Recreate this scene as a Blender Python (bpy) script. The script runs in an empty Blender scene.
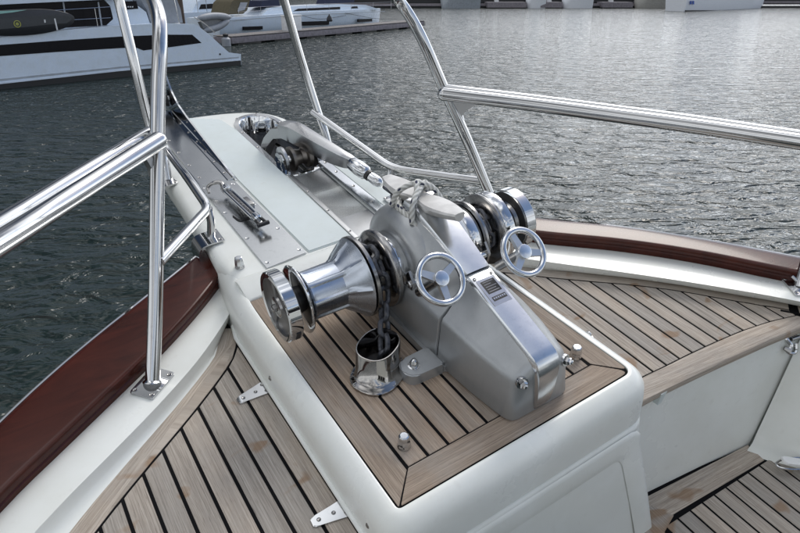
import bpy, bmesh, math, random
from mathutils import Vector, Matrix, noise
from mathutils.geometry import tessellate_polygon
random.seed(7)
R = math.radians
sc = bpy.context.scene
col = sc.collection

# ------------------------------------------------------------------ camera
# The yacht's raised bow platform is the plane z = 0 of the "boat frame"
# (x to starboard, y forward, z up, metres).  BOAT places it in the world,
# where z = 0 is the water.
W0, H0, FPX = 800.0, 533.0, 650.0
PITCH = R(23.4)
CAM_H = 3.8
RCB = Matrix(((0.8396, -0.5425, -0.0027), (-0.3226, -0.4962, -0.8061), (0.4360, 0.6776, -0.5916)))
def _ortho(M):
    c = [M.col[i].copy() for i in range(3)]
    c[0].normalize(); c[1] -= c[0] * c[0].dot(c[1]); c[1].normalize(); c[2] = c[0].cross(c[1])
    return Matrix((c[0], c[1], c[2])).transposed()
RCB = _ortho(RCB)
RWC = Matrix(((1, 0, 0), (0, -math.sin(PITCH), math.cos(PITCH)), (0, -math.cos(PITCH), -math.sin(PITCH))))
_r = RWC @ RCB
BOAT = Matrix.Translation((0, 0, CAM_H)) @ _r.to_4x4() @ Matrix.Translation((0, 0, -1.0))
CAMP = Vector((0, 0, CAM_H))

cam_d = bpy.data.cameras.new('camera'); cam = bpy.data.objects.new('camera', cam_d); col.objects.link(cam)
cam_d.sensor_width = 36; cam_d.lens = FPX / W0 * 36; cam_d.clip_start = 0.02; cam_d.clip_end = 5000
cam.location = CAMP; cam.rotation_euler = (math.pi / 2 - PITCH, 0, 0)
sc.camera = cam

# ------------------------------------------------------------------ world
SUN_EL, SUN_AZ = R(50), R(26)       # azimuth measured from +Y towards +X
w = bpy.data.worlds.new('World'); sc.world = w; w.use_nodes = True
nt = w.node_tree; N = nt.nodes; L = nt.links
N.clear()
out = N.new('ShaderNodeOutputWorld'); bg = N.new('ShaderNodeBackground'); L.new(bg.outputs[0], out.inputs[0])
sky = N.new('ShaderNodeTexSky'); sky.sky_type = 'NISHITA'; sky.sun_disc = False
sky.sun_elevation = SUN_EL; sky.sun_rotation = SUN_AZ; sky.altitude = 0; sky.dust_density = 1.5
tc = N.new('ShaderNodeTexCoord')
sep = N.new('ShaderNodeSeparateXYZ'); L.new(tc.outputs['Generated'], sep.inputs[0])
mx = N.new('ShaderNodeMath'); mx.operation = 'MAXIMUM'; mx.inputs[1].default_value = 0.0; L.new(sep.outputs[2], mx.inputs[0])
ad = N.new('ShaderNodeMath'); ad.operation = 'ADD'; ad.inputs[1].default_value = 0.22; L.new(mx.outputs[0], ad.inputs[0])
dv = N.new('ShaderNodeVectorMath'); dv.operation = 'DIVIDE'; L.new(tc.outputs['Generated'], dv.inputs[0])
cmb = N.new('ShaderNodeCombineXYZ'); L.new(ad.outputs[0], cmb.inputs[0]); L.new(ad.outputs[0], cmb.inputs[1]); cmb.inputs[2].default_value = 1
L.new(cmb.outputs[0], dv.inputs[1])
n1 = N.new('ShaderNodeTexNoise'); n1.inputs['Scale'].default_value = 0.9; n1.inputs['Detail'].default_value = 7; n1.inputs['Roughness'].default_value = 0.55
n1.inputs['Distortion'].default_value = 0.4
mpn = N.new('ShaderNodeMapping'); mpn.inputs['Location'].default_value = (4, 1, 0); L.new(dv.outputs[0], mpn.inputs[0]); L.new(mpn.outputs[0], n1.inputs['Vector'])
cr = N.new('ShaderNodeValToRGB'); cr.color_ramp.elements[0].position = 0.42; cr.color_ramp.elements[1].position = 0.53
L.new(n1.outputs[0], cr.inputs[0])
n2 = N.new('ShaderNodeTexNoise'); n2.inputs['Scale'].default_value = 1.7; n2.inputs['Detail'].default_value = 6
L.new(dv.outputs[0], n2.inputs['Vector'])
cc = N.new('ShaderNodeValToRGB')
e = cc.color_ramp.elements; e[0].position = 0.38; e[0].color = (1.0, 1.08, 1.2, 1); e[1].position = 0.63; e[1].color = (9.0, 9.1, 9.3, 1)
L.new(n2.outputs[0], cc.inputs[0])
# clouds glow towards the sun's side and are duller away from it
sv = N.new('ShaderNodeCombineXYZ')
for i, v_ in enumerate((math.sin(SUN_AZ) * math.cos(SUN_EL), math.cos(SUN_AZ) * math.cos(SUN_EL), math.sin(SUN_EL))): sv.inputs[i].default_value = v_
dt = N.new('ShaderNodeVectorMath'); dt.operation = 'DOT_PRODUCT'; L.new(tc.outputs['Generated'], dt.inputs[0]); L.new(sv.outputs[0], dt.inputs[1])
mr = N.new('ShaderNodeMapRange'); mr.inputs[1].default_value = .40; mr.inputs[2].default_value = .90; mr.inputs[3].default_value = 1.0; mr.inputs[4].default_value = 3.4; mr.interpolation_type = 'SMOOTHSTEP'
L.new(dt.outputs['Value'], mr.inputs[0])
cg = N.new('ShaderNodeMixRGB'); cg.blend_type = 'MULTIPLY'; cg.inputs[0].default_value = 1; L.new(cc.outputs[0], cg.inputs[1]); L.new(mr.outputs[0], cg.inputs[2])
# unseen darker patch of sky ahead on the left, added to darken the water
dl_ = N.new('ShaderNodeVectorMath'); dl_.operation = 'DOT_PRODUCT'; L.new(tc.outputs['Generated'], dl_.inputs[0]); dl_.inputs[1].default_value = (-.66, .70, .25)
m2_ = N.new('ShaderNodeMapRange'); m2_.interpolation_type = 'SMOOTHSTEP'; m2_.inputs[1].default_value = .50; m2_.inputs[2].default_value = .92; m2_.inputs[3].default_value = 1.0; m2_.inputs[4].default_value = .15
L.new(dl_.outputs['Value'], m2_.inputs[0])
# bright band low in the unseen sky, added to brighten the water
hz = N.new('ShaderNodeMapRange'); hz.interpolation_type = 'SMOOTHSTEP'; hz.inputs[1].default_value = .02; hz.inputs[2].default_value = .42; hz.inputs[3].default_value = .75; hz.inputs[4].default_value = 0; L.new(sep.outputs[2], hz.inputs[0])
mix = N.new('ShaderNodeMixRGB'); L.new(cr.outputs[0], mix.inputs[0]); L.new(sky.outputs[0], mix.inputs[1]); L.new(cg.outputs[0], mix.inputs[2])
hc_ = N.new('ShaderNodeMixRGB'); hc_.blend_type = 'MULTIPLY'; hc_.inputs[0].default_value = 1; hc_.inputs[1].default_value = (8.5, 8.8, 9.2, 1); L.new(mr.outputs[0], hc_.inputs[2])
mh_ = N.new('ShaderNodeMixRGB'); L.new(hz.outputs[0], mh_.inputs[0]); L.new(mix.outputs[0], mh_.inputs[1]); L.new(hc_.outputs[0], mh_.inputs[2])
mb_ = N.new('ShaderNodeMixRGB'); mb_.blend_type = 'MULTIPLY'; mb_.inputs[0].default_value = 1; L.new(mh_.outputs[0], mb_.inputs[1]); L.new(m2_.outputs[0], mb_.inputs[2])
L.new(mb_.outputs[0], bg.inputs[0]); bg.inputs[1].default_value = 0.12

sd = bpy.data.lights.new('sun', 'SUN'); sun = bpy.data.objects.new('sun', sd); col.objects.link(sun)
sd.energy = 1.15; sd.angle = R(24); sd.color = (1, 0.96, 0.9)
sdir = Vector((math.sin(SUN_AZ) * math.cos(SUN_EL), math.cos(SUN_AZ) * math.cos(SUN_EL), math.sin(SUN_EL)))
sun.rotation_euler = sdir.to_track_quat('Z', 'Y').to_euler(); sun.location = (0, 0, 30)
vs = sc.view_settings; vs.view_transform = 'Standard'; vs.look = 'None'; vs.exposure = 0.34; vs.gamma = 1

# ------------------------------------------------------------------ materials
class NB:
    """small node builder"""
    def __init__(s, name):
        s.m = bpy.data.materials.new(name); s.m.use_nodes = True
        s.t = s.m.node_tree; s.t.nodes.clear()
        s.o = s.n('ShaderNodeOutputMaterial'); s.b = s.n('ShaderNodeBsdfPrincipled'); s.l(s.b.outputs[0], s.o.inputs[0])
    def n(s, k, **kw):
        x = s.t.nodes.new(k)
        for a, v in kw.items(): setattr(x, a, v)
        return x
    def l(s, a, b): s.t.links.new(a, b)
    def set(s, **kw):
        for k, v in kw.items():
            s.b.inputs[k.replace('_', ' ')].default_value = v
        return s
    def coords(s, kind='Object', scale=(1, 1, 1), rnd=True):
        t = s.n('ShaderNodeTexCoord'); mp = s.n('ShaderNodeMapping'); mp.inputs['Scale'].default_value = scale
        s.l(t.outputs[kind], mp.inputs[0])
        if rnd:
            oi = s.n('ShaderNodeObjectInfo'); m = s.n('ShaderNodeMath', operation='MULTIPLY'); m.inputs[1].default_value = 37.0
            s.l(oi.outputs['Random'], m.inputs[0]); c = s.n('ShaderNodeCombineXYZ')
            s.l(m.outputs[0], c.inputs[0]); s.l(m.outputs[0], c.inputs[1]); s.l(m.outputs[0], c.inputs[2]); s.l(c.outputs[0], mp.inputs['Location'])
        return mp.outputs[0]
    def noise(s, vec, scale, detail=4, rough=0.5, dist=0):
        x = s.n('ShaderNodeTexNoise'); x.inputs['Scale'].default_value = scale; x.inputs['Detail'].default_value = detail
        x.inputs['Roughness'].default_value = rough; x.inputs['Distortion'].default_value = dist
        s.l(vec, x.inputs['Vector']); return x.outputs[0]
    def ramp(s, fac, stops):
        x = s.n('ShaderNodeValToRGB'); e = x.color_ramp.elements
        while len(e) < len(stops): e.new(0.5)
        for i, (p, c) in enumerate(stops):
            e[i].position = p; e[i].color = (*c, 1) if len(c) == 3 else c
        s.l(fac, x.inputs[0]); return x.outputs[0]
    def mapr(s, fac, a, b, c, d):
        x = s.n('ShaderNodeMapRange'); s.l(fac, x.inputs[0])
        for i, v in enumerate((a, b, c, d)): x.inputs[i + 1].default_value = v
        return x.outputs[0]
    def mix(s, fac, a, b, mode='MIX'):
        x = s.n('ShaderNodeMixRGB', blend_type=mode)
        for i, v in enumerate((fac, a, b)):
            if isinstance(v, (int, float)): x.inputs[i].default_value = v
            elif isinstance(v, tuple): x.inputs[i].default_value = (*v, 1)
            else: s.l(v, x.inputs[i])
        return x.outputs[0]
    def bump(s, h, strength=0.2, dist=0.01, prev=None):
        x = s.n('ShaderNodeBump'); x.inputs['Strength'].default_value = strength; x.inputs['Distance'].default_value = dist
        s.l(h, x.inputs['Height'])
        if prev: s.l(prev, x.inputs['Normal'])
        s.l(x.outputs[0], s.b.inputs['Normal']); return x.outputs[0]

M = {}
def gel(name, c, rough=0.22, dirt=0.12, coat=0.3):
    b = NB(name); v = b.coords('Object', rnd=False)
    n = b.noise(v, 3.5, 6, 0.6); n2 = b.noise(v, 40, 3)
    d = tuple(x * (1 - dirt * 1.6) for x in c)
    colr = b.ramp(n, [(0.38, (d[0], d[1] * 0.995, d[2] * 0.97)), (0.6, c)])
    colr = b.mix(b.mapr(n2, 0.62, 0.75, 0, 0.12), colr, (0.45, 0.42, 0.36))
    sm_ = b.n('ShaderNodeMapping'); sm_.inputs['Scale'].default_value = (7, 90, 90); sm_.inputs['Rotation'].default_value = (.3, .5, .8); b.l(v, sm_.inputs[0])
    colr = b.mix(b.mapr(b.noise(sm_.outputs[0], 1.0, 3, 0.5, 1.2), 0.70, 0.76, 0, 0.10), colr, (0.50, 0.50, 0.48))
    b.l(colr, b.b.inputs['Base Color']); b.l(b.mapr(n, 0.3, 0.7, rough * 1.5, rough * 0.75), b.b.inputs['Roughness'])
    b.set(Coat_Weight=coat, Coat_Roughness=0.06, IOR=1.48)
    b.bump(b.noise(v, 9, 3), 0.03, 0.01)
    M[name] = b.m
gel('gelcoat', (0.80, 0.82, 0.79), rough=0.28, dirt=0.05, coat=0.2)
gel('gelcoat_panel', (0.63, 0.69, 0.69), rough=0.5, dirt=0.05, coat=0.0)
gel('hull_white', (0.62, 0.71, 0.82), rough=0.25, dirt=0.05)
gel('hull_grey', (0.36, 0.40, 0.45), rough=0.3)

def teak(name, a, bcol, c):
    b = NB(name)
    t = b.n('ShaderNodeUVMap'); oi = b.n('ShaderNodeObjectInfo')
    cmbn = b.n('ShaderNodeCombineXYZ'); m = b.n('ShaderNodeMath', operation='MULTIPLY'); m.inputs[1].default_value = 53.0
    b.l(oi.outputs['Random'], m.inputs[0])
    for i in range(3): b.l(m.outputs[0], cmbn.inputs[i])
    mp = b.n('ShaderNodeMapping'); mp.inputs['Scale'].default_value = (1, 1, 1); b.l(t.outputs[0], mp.inputs[0]); b.l(cmbn.outputs[0], mp.inputs['Location'])
    def sc_(v, s3):
        x = b.n('ShaderNodeMapping'); x.inputs['Scale'].default_value = s3; b.l(v, x.inputs[0]); return x.outputs[0]
    v = mp.outputs[0]
    grain = b.noise(sc_(v, (7, 420, 1)), 1.0, 8, 0.72, 0.35)
    wide = b.noise(sc_(v, (2.2, 60, 1)), 1.0, 4, 0.6, 0.9)
    blot = b.noise(sc_(v, (6, 12, 1)), 1.0, 4, 0.6)
    pores = b.noise(sc_(v, (40, 900, 1)), 1.0, 2, 0.5)
    base = b.ramp(grain, [(0.36, a), (0.5, bcol), (0.64, c)])
    base = b.mix(b.mapr(wide, 0.35, 0.7, 0.0, 0.55), base, tuple(x * 0.72 for x in bcol))
    tint = b.n('ShaderNodeValToRGB'); te = tint.color_ramp.elements
    te[0].color = (0.82, 0.83, 0.84, 1); te[1].color = (1.12, 1.07, 1.02, 1)
    b.l(oi.outputs['Random'], tint.inputs[0])
    base = b.mix(1.0, base, tint.outputs[0], 'MULTIPLY')
    base = b.mix(b.mapr(blot, 0.45, 0.7, 0, 0.5), base, (0.33, 0.31, 0.285))
    base = b.mix(b.mapr(pores, 0.6, 0.75, 0, 0.5), base, (0.07, 0.05, 0.04))
    if name == 'teak_worn':
        tg = b.n('ShaderNodeTexCoord'); gm = b.n('ShaderNodeMapping'); gm.inputs['Scale'].default_value = (11, 16, 1); b.l(tg.outputs['Object'], gm.inputs[0])
        rust = b.noise(gm.outputs[0], 1.0, 2, 0.4, 0.6)
        base = b.mix(b.mapr(rust, 0.62, 0.69, 0, 0.60), base, (0.24, 0.13, 0.055))
    b.l(base, b.b.inputs['Base Color']); b.set(Roughness=0.72)
    b.b.inputs['Specular IOR Level'].default_value = 0.3
    n = b.bump(grain, 0.35, 0.002); b.bump(wide, 0.25, 0.003, n)
    M[name] = b.m
teak('teak', (0.205, 0.153, 0.115), (0.360, 0.285, 0.220), (0.50, 0.41, 0.325))
teak('teak_worn', (0.225, 0.196, 0.166), (0.415, 0.370, 0.320), (0.58, 0.53, 0.47))

b = NB('caulk'); b.set(Base_Color=(0.005, 0.005, 0.006, 1), Roughness=0.85); b.b.inputs['Specular IOR Level'].default_value = 0.12; M['caulk'] = b.m
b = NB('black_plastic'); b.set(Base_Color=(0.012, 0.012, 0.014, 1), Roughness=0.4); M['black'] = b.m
b = NB('stain'); v = b.coords('Object'); n = b.noise(v, 60, 4, 0.6)
b.l(b.ramp(n, [(0.35, (0.15, 0.075, 0.03)), (0.65, (0.27, 0.17, 0.09))]), b.b.inputs['Base Color']); b.set(Roughness=0.75); M['stain'] = b.m

def steel(name, c, rough, aniso=0.0, wav=0.02, smudge=0.08, met=1.0):
    b = NB(name); v = b.coords('Object', rnd=True)
    n = b.noise(v, 14, 5, 0.6); n3 = b.noise(v, 90, 3, 0.6)
    b.l(b.mapr(n, 0.35, 0.75, rough, rough + smudge), b.b.inputs['Roughness'])
    b.l(b.mix(b.mapr(n3, 0.55, 0.8, 0, 0.35), c, tuple(x * 0.7 for x in c)), b.b.inputs['Base Color'])
    b.set(Metallic=met)
    if wav: b.bump(b.noise(v, 6, 2), wav, 0.01)
    M[name] = b.m
steel('steel', (0.56, 0.565, 0.57), 0.035, smudge=0.04)
steel('steel_dark', (0.33, 0.325, 0.32), 0.16, smudge=0.15)
steel('steel_plate', (0.62, 0.635, 0.64), 0.17, smudge=0.08)
steel('chrome', (0.62, 0.63, 0.64), 0.02, smudge=0.03, wav=0.01)
steel('roller_bronze', (0.24, 0.22, 0.20), 0.35, smudge=0.15)
steel('shank_steel', (0.40, 0.405, 0.41), 0.17, smudge=0.08)
steel('trough_steel', (0.40, 0.41, 0.42), 0.30, smudge=0.05, wav=0)
steel('rail_steel', (0.52, 0.525, 0.53), 0.07, smudge=0.06)
steel('web_dark', (0.20, 0.195, 0.19), 0.38, smudge=0.15)
steel('drum_steel', (0.48, 0.52, 0.58), 0.22, smudge=0.12)
steel('cast', (0.55, 0.56, 0.57), 0.34, smudge=0.10, wav=0.05)
steel('cast_bright', (0.64, 0.66, 0.68), 0.16, smudge=0.10, wav=0.04)
b = NB('silver_paint'); v = b.coords('Object', rnd=False); n = b.noise(v, 5, 5, 0.6); n2 = b.noise(v, 400, 2)
sr_ = b.n('ShaderNodeMapping'); sr_.inputs['Scale'].default_value = (45, 45, 9); b.l(v, sr_.inputs[0]); st_ = b.mapr(b.noise(sr_.outputs[0], 1.0, 5, 0.65), 0.52, 0.78, 0, 0.32); pit_ = b.mapr(b.noise(v, 130, 3, 0.7), 0.64, 0.76, 0, 0.35)
_c = (b.ramp(n, [(0.35, (0.36, 0.375, 0.385)), (0.65, (0.45, 0.465, 0.475))]))
b.l(b.mix(pit_, b.mix(st_, _c, (0.27, 0.28, 0.285)), (0.20, 0.20, 0.20)), b.b.inputs['Base Color'])
b.set(Metallic=0.6, Roughness=0.36, Coat_Weight=0.15, Coat_Roughness=0.2); k = b.bump(b.noise(v, 260, 3, 0.6), 0.14, 0.0012); b.bump(b.noise(v, 16, 3), 0.10, 0.006, k); M['silver'] = b.m
b = NB('cleat_white'); v = b.coords('Object', rnd=False); n = b.noise(v, 30, 4)
b.l(b.ramp(n, [(0.4, (0.60, 0.59, 0.57)), (0.6, (0.72, 0.71, 0.69))]), b.b.inputs['Base Color']); b.set(Metallic=0.35, Roughness=0.33); M['cleat'] = b.m
b = NB('varnish'); v = b.coords('Object', scale=(.35, 1.3, 1), rnd=False); n = b.noise(v, 18, 5, 0.6, 0.8)
b.l(b.ramp(n, [(0.3, (0.034, 0.008, 0.005)), (0.7, (0.068, 0.015, 0.009))]), b.b.inputs['Base Color'])
b.set(Roughness=0.24, Coat_Weight=0.15, Coat_Roughness=0.08); b.b.inputs['Specular IOR Level'].default_value = 0.22; b.bump(b.noise(v, 120, 3), 0.04, 0.002); M['varnish'] = b.m
b = NB('chain_iron'); v = b.coords('Object'); n = b.noise(v, 90, 5, 0.7)
b.l(b.ramp(n, [(0.35, (0.035, 0.038, 0.046)), (0.6, (0.10, 0.105, 0.12)), (0.72, (0.20, 0.13, 0.08))]), b.b.inputs['Base Color'])
b.set(Metallic=0.6, Roughness=0.42); b.bump(n, 0.3, 0.002); M['chain'] = b.m
def flat(name, c, rough=0.5, met=0.0, var=0.15):
    b = NB(name); v = b.coords('Object'); n = b.noise(v, 5, 4)
    b.l(b.ramp(n, [(0.35, tuple(x * (1 - var) for x in c)), (0.65, c)]), b.b.inputs['Base Color']); b.set(Roughness=rough, Metallic=met); M[name] = b.m
flat('dark_glass', (0.004, 0.004, 0.007), 0.25); M['dark_glass'].node_tree.nodes['Principled BSDF'].inputs['Specular IOR Level'].default_value = 0.15; flat('grey_rubber', (0.16, 0.17, 0.18), 0.45)
flat('board_black', (0.018, 0.020, 0.024), 0.45); flat('board_grey', (0.045, 0.05, 0.055), 0.5); flat('mint', (0.30, 0.55, 0.50), 0.5)
flat('dock_wood', (0.20, 0.185, 0.18), 0.8, var=0.35); flat('dock_side', (0.24, 0.22, 0.24), 0.8, var=0.3); flat('white_plastic', (0.7, 0.71, 0.72), 0.4)
flat('cloth_brown', (0.10, 0.085, 0.05), 0.85); flat('cloth_navy', (0.012, 0.018, 0.05), 0.8); flat('emblem', (0.35, 0.36, 0.08), 0.5)
flat('antifoul', (0.01, 0.011, 0.013), 0.5); flat('pole_brown', (0.10, 0.075, 0.06), 0.8); flat('tarp', (0.28, 0.30, 0.33), 0.5)
steel('pipe_steel', (0.36, 0.345, 0.33), 0.05, smudge=0.06)
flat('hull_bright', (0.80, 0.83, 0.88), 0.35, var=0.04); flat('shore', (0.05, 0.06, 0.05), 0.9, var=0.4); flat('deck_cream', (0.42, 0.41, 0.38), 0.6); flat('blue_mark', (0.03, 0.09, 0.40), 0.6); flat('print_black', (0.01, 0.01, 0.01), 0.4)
flat('bright_white', (0.86, 0.86, 0.85), 0.25, var=0.02)
# braided rope: white with flecks
b = NB('rope'); t = b.n('ShaderNodeUVMap')
wv = b.n('ShaderNodeTexWave', wave_type='BANDS', bands_direction='DIAGONAL'); wv.inputs['Scale'].default_value = 45; wv.inputs['Distortion'].default_value = 0.3
b.l(t.outputs[0], wv.inputs['Vector'])
mp = b.n('ShaderNodeMapping'); mp.inputs['Scale'].default_value = (48, 70, 1); b.l(t.outputs[0], mp.inputs[0])
vo = b.n('ShaderNodeTexVoronoi'); vo.inputs['Scale'].default_value = 1.0; b.l(mp.outputs[0], vo.inputs['Vector'])
c0 = b.mix(wv.outputs[1], (0.42, 0.42, 0.39), (0.72, 0.72, 0.69))
c1 = b.mix(b.mapr(vo.outputs['Distance'], 0.24, 0.32, 1, 0), c0, (0.02, 0.025, 0.06))
b.l(c1, b.b.inputs['Base Color']); b.set(Roughness=0.85); b.bump(wv.outputs[1], 0.6, 0.0016); M['rope'] = b.m
# water
b = NB('water'); t = b.n('ShaderNodeTexCoord')
def wmap(s3, rot=0.0):
    x = b.n('ShaderNodeMapping'); x.inputs['Scale'].default_value = s3; x.inputs['Rotation'].default_value = (0, 0, rot); b.l(t.outputs['Object'], x.inputs[0]); return x.outputs[0]
nA = b.noise(wmap((0.8, 1.5, 1), 0.15), 1.0, 3, 0.5, 0.6)
nB_ = b.noise(wmap((1.9, 3.0, 1), -0.12), 1.0, 3, 0.5, 0.9)
nC = b.noise(wmap((7.0, 13, 1), 0.3), 1.0, 3, 0.5, 0.4)
b.set(Base_Color=(0.014, 0.024, 0.022, 1), Roughness=0.11, IOR=1.333)
k = b.bump(nA, 1.0, 0.34); k = b.bump(nB_, 1.0, 0.20, k); b.bump(nC, 0.5, 0.012, k); M['water'] = b.m

# ------------------------------------------------------------------ helpers
FRAME = [BOAT]
def tag(o, label=None, cat=None, group=None, kind=None):
    if label: o['label'] = label
    if cat: o['category'] = cat
    if group: o['group'] = group
    if kind: o['kind'] = kind
    return o
def thing(name, label, cat, loc=(0, 0, 0), group=None):
    o = bpy.data.objects.new(name, None); col.objects.link(o); o.empty_display_size = 0.05
    o.matrix_world = FRAME[0] @ Matrix.Translation(loc); o['_loc'] = list(loc)
    return tag(o, label, cat, group)
def origin(o):
    while o.parent: o = o.parent
    return Vector(o['_loc'])
def finish(name, bm, mat, parent=None, smooth=35, loc=(0, 0, 0), mats=None):
    """link a bmesh (built in frame coordinates) as one object, a child of parent or top-level"""
    off = origin(parent) if parent else Vector(loc)
    bmesh.ops.recalc_face_normals(bm, faces=bm.faces)
    me = bpy.data.meshes.new(name); bmesh.ops.translate(bm, verts=bm.verts, vec=-off); bm.to_mesh(me); bm.free()
    for m_ in (mats or [mat]): me.materials.append(M[m_])
    if smooth is not None:
        me.polygons.foreach_set('use_smooth', [True] * len(me.polygons)); me.set_sharp_from_angle(angle=R(smooth))
    o = bpy.data.objects.new(name, me); col.objects.link(o)
    if parent: o.parent = parent
    else: o.matrix_world = FRAME[0] @ Matrix.Translation(off); o['_loc'] = list(off)
    return o
def V(*a): return Vector(a)
def at(px, py, z=0.0):
    """point of the plane z (boat frame) seen at a pixel of the photograph"""
    d = RCB.transposed() @ V(px - 400, py - 266.5, FPX); t_ = (z - 1.0) / d.z
    return V(d.x * t_, d.y * t_, z)
def atx(px, py, x):
    d = RCB.transposed() @ V(px - 400, py - 266.5, FPX); t_ = x / d.x; return V(x, d.y * t_, 1 + d.z * t_)
def atd(px, py, depth):
    d = RCB.transposed() @ V(px - 400, py - 266.5, FPX); return d / FPX * depth + V(0, 0, 1)
def depth_of(p): return (RCB @ (Vector(p) - V(0, 0, 1))).z
def wat(px, py, z=0.0):
    """point of the level plane z (world) seen at a pixel"""
    d = RWC @ V(px - 400, py - 266.5, FPX); t_ = (z - CAM_H) / d.z
    return V(d.x * t_, d.y * t_, z)
def smoothpath(pts, n=8):
    P = [Vector(p) for p in pts]; out_ = []
    Q = [2 * P[0] - P[1]] + P + [2 * P[-1] - P[-2]]
    for i in range(1, len(Q) - 2):
        a, b_, c, d = Q[i - 1], Q[i], Q[i + 1], Q[i + 2]
        for k_ in range(n):
            t_ = k_ / n
            out_.append(0.5 * ((2 * b_) + (c - a) * t_ + (2 * a - 5 * b_ + 4 * c - d) * t_ ** 2 + (-a + 3 * b_ - 3 * c + d) * t_ ** 3))
    out_.append(P[-1]); return out_
def resample(P, n):
    d = [0]
    for a, b_ in zip(P, P[1:]): d.append(d[-1] + (b_ - a).length)
    out_ = []; j = 0
    for i in range(n):
        s = d[-1] * i / (n - 1)
        while j < len(P) - 2 and d[j + 1] < s: j += 1
        k_ = (s - d[j]) / max(1e-9, d[j + 1] - d[j]); out_.append(P[j].lerp(P[j + 1], k_))
    return out_
def fillet(pts, r, n=6):
    """round the inner corners of a polyline"""
    P = [Vector(p) for p in pts]; out_ = [P[0]]
    rr = r if isinstance(r, (list, tuple)) else [r] * (len(P) - 2)
    for i in range(1, len(P) - 1):
        a = (P[i - 1] - P[i]); c = (P[i + 1] - P[i]); q = min(rr[i - 1], a.length * .48, c.length * .48)
        p0 = P[i] + a.normalized() * q; p2 = P[i] + c.normalized() * q
        for k_ in range(n + 1):
            t_ = k_ / n; out_.append(p0 * (1 - t_) ** 2 + P[i] * 2 * t_ * (1 - t_) + p2 * t_ ** 2)
    out_.append(P[-1]); return out_
def tube(bm, pts, r, seg=12, cap=True, up=None, ell=None, closed=False, uv=False):
    """sweep a circle (or ellipse ell=(a,b)) along pts; r may be a list"""
    P = [Vector(p) for p in pts]; n = len(P); rs = r if isinstance(r, (list, tuple)) else [r] * n
    tang = []
    for i in range(n):
        if closed: t_ = P[(i + 1) % n] - P[i - 1]
        else: t_ = P[min(i + 1, n - 1)] - P[max(i - 1, 0)]
        tang.append(t_.normalized())
    nrm = (up or (V(0, 0, 1) if abs(tang[0].z) < .9 else V(1, 0, 0)))
    rings = []
    L_ = 0; uvl = bm.loops.layers.uv.verify() if uv else None; us = []
    for i in range(n):
        t_ = tang[i]; nrm = (up or nrm); nrm = (nrm - t_ * nrm.dot(t_)).normalized(); bi = t_.cross(nrm)
        a, b_ = ell if ell else (1, 1); ring = []
        for k_ in range(seg):
            th = 2 * math.pi * k_ / seg
            ring.append(bm.verts.new(P[i] + (bi * math.cos(th) * a + nrm * math.sin(th) * b_) * rs[i]))
        rings.append(ring)
        if i: L_ += (P[i] - P[i - 1]).length
        us.append(L_)
    m = n if closed else n - 1
    for i in range(m):
        A, B = rings[i], rings[(i + 1) % n]
        for k_ in range(seg):
            f_ = bm.faces.new((A[k_], A[(k_ + 1) % seg], B[(k_ + 1) % seg], B[k_]))
            if uv:
                u0, u1 = us[i], us[i + 1] if i + 1 < n else us[i] + .01
                for lp, (uu, vv) in zip(f_.loops, ((u0, k_), (u0, k_ + 1), (u1, k_ + 1), (u1, k_))):
                    lp[uvl].uv = (uu, vv / seg * 0.045)
    if cap and not closed:
        bm.faces.new(rings[0][::-1]); bm.faces.new(rings[-1])
    return rings
def lathe(bm, prof, o, ax, seg=40, ref=None, mi=None, ring=False):
    """prof: (distance along axis, radius) pairs; returns rings"""
    ax = Vector(ax).normalized(); u = (ref or (V(0, 0, 1) if abs(ax.z) < .9 else V(1, 0, 0))); u = (u - ax * u.dot(ax)).normalized(); v_ = ax.cross(u)
    rings = []; o = Vector(o)
    for s, r in prof:
        if r < 1e-6: rings.append([bm.verts.new(o + ax * s)])
        else: rings.append([bm.verts.new(o + ax * s + (u * math.cos(2 * math.pi * k_ / seg) + v_ * math.sin(2 * math.pi * k_ / seg)) * r) for k_ in range(seg)])
    for j, (A, B) in enumerate(zip(rings, rings[1:])):
        for k_ in range(seg):
            a0 = A[k_ % len(A)]; a1 = A[(k_ + 1) % len(A)]; b0 = B[k_ % len(B)]; b1 = B[(k_ + 1) % len(B)]
            vs_ = [a0]
            for q in (a1, b1, b0):
                if q not in vs_: vs_.append(q)
            if len(vs_) > 2:
                f_ = bm.faces.new(vs_)
                if mi is not None: f_.material_index = mi[j]
    if ring:
        for k_ in range(seg): bm.faces.new((rings[-1][k_], rings[-1][(k_ + 1) % seg], rings[0][(k_ + 1) % seg], rings[0][k_]))
        return rings
    if len(rings[0]) > 1: bm.faces.new(rings[0][::-1])
    if len(rings[-1]) > 1: bm.faces.new(rings[-1])
    return rings
def loft(bm, secs, cap=True, closed=True):
    rings = [[bm.verts.new(p) for p in s] for s in secs]; n = len(rings[0])
    for A, B in zip(rings, rings[1:]):
        for k_ in range(n if closed else n - 1):
            bm.faces.new((A[k_], A[(k_ + 1) % n], B[(k_ + 1) % n], B[k_]))
    if cap and closed: bm.faces.new(rings[0][::-1]); bm.faces.new(rings[-1])
    return rings
def bevel(bm, w_, seg=2, ang=30):
    es = [e_ for e_ in bm.edges if len(e_.link_faces) == 2 and e_.calc_face_angle(0) > R(ang)]
    if es: bmesh.ops.bevel(bm, geom=es, offset=w_, segments=seg, affect='EDGES', profile=0.6, clamp_overlap=True)
def box(bm, c, s, ax=None, bev=0):
    """box centred at c, size s, optional axes matrix"""
    t_ = bmesh.new(); bmesh.ops.create_cube(t_, size=1)
    bmesh.ops.scale(t_, vec=s, verts=t_.verts)
    if bev: bevel(t_, bev, 2)
    m = (ax.to_4x4() if ax else Matrix.Identity(4)); m = Matrix.Translation(c) @ m
    bmesh.ops.transform(t_, matrix=m, verts=t_.verts)
    merge(bm, t_)
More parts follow.
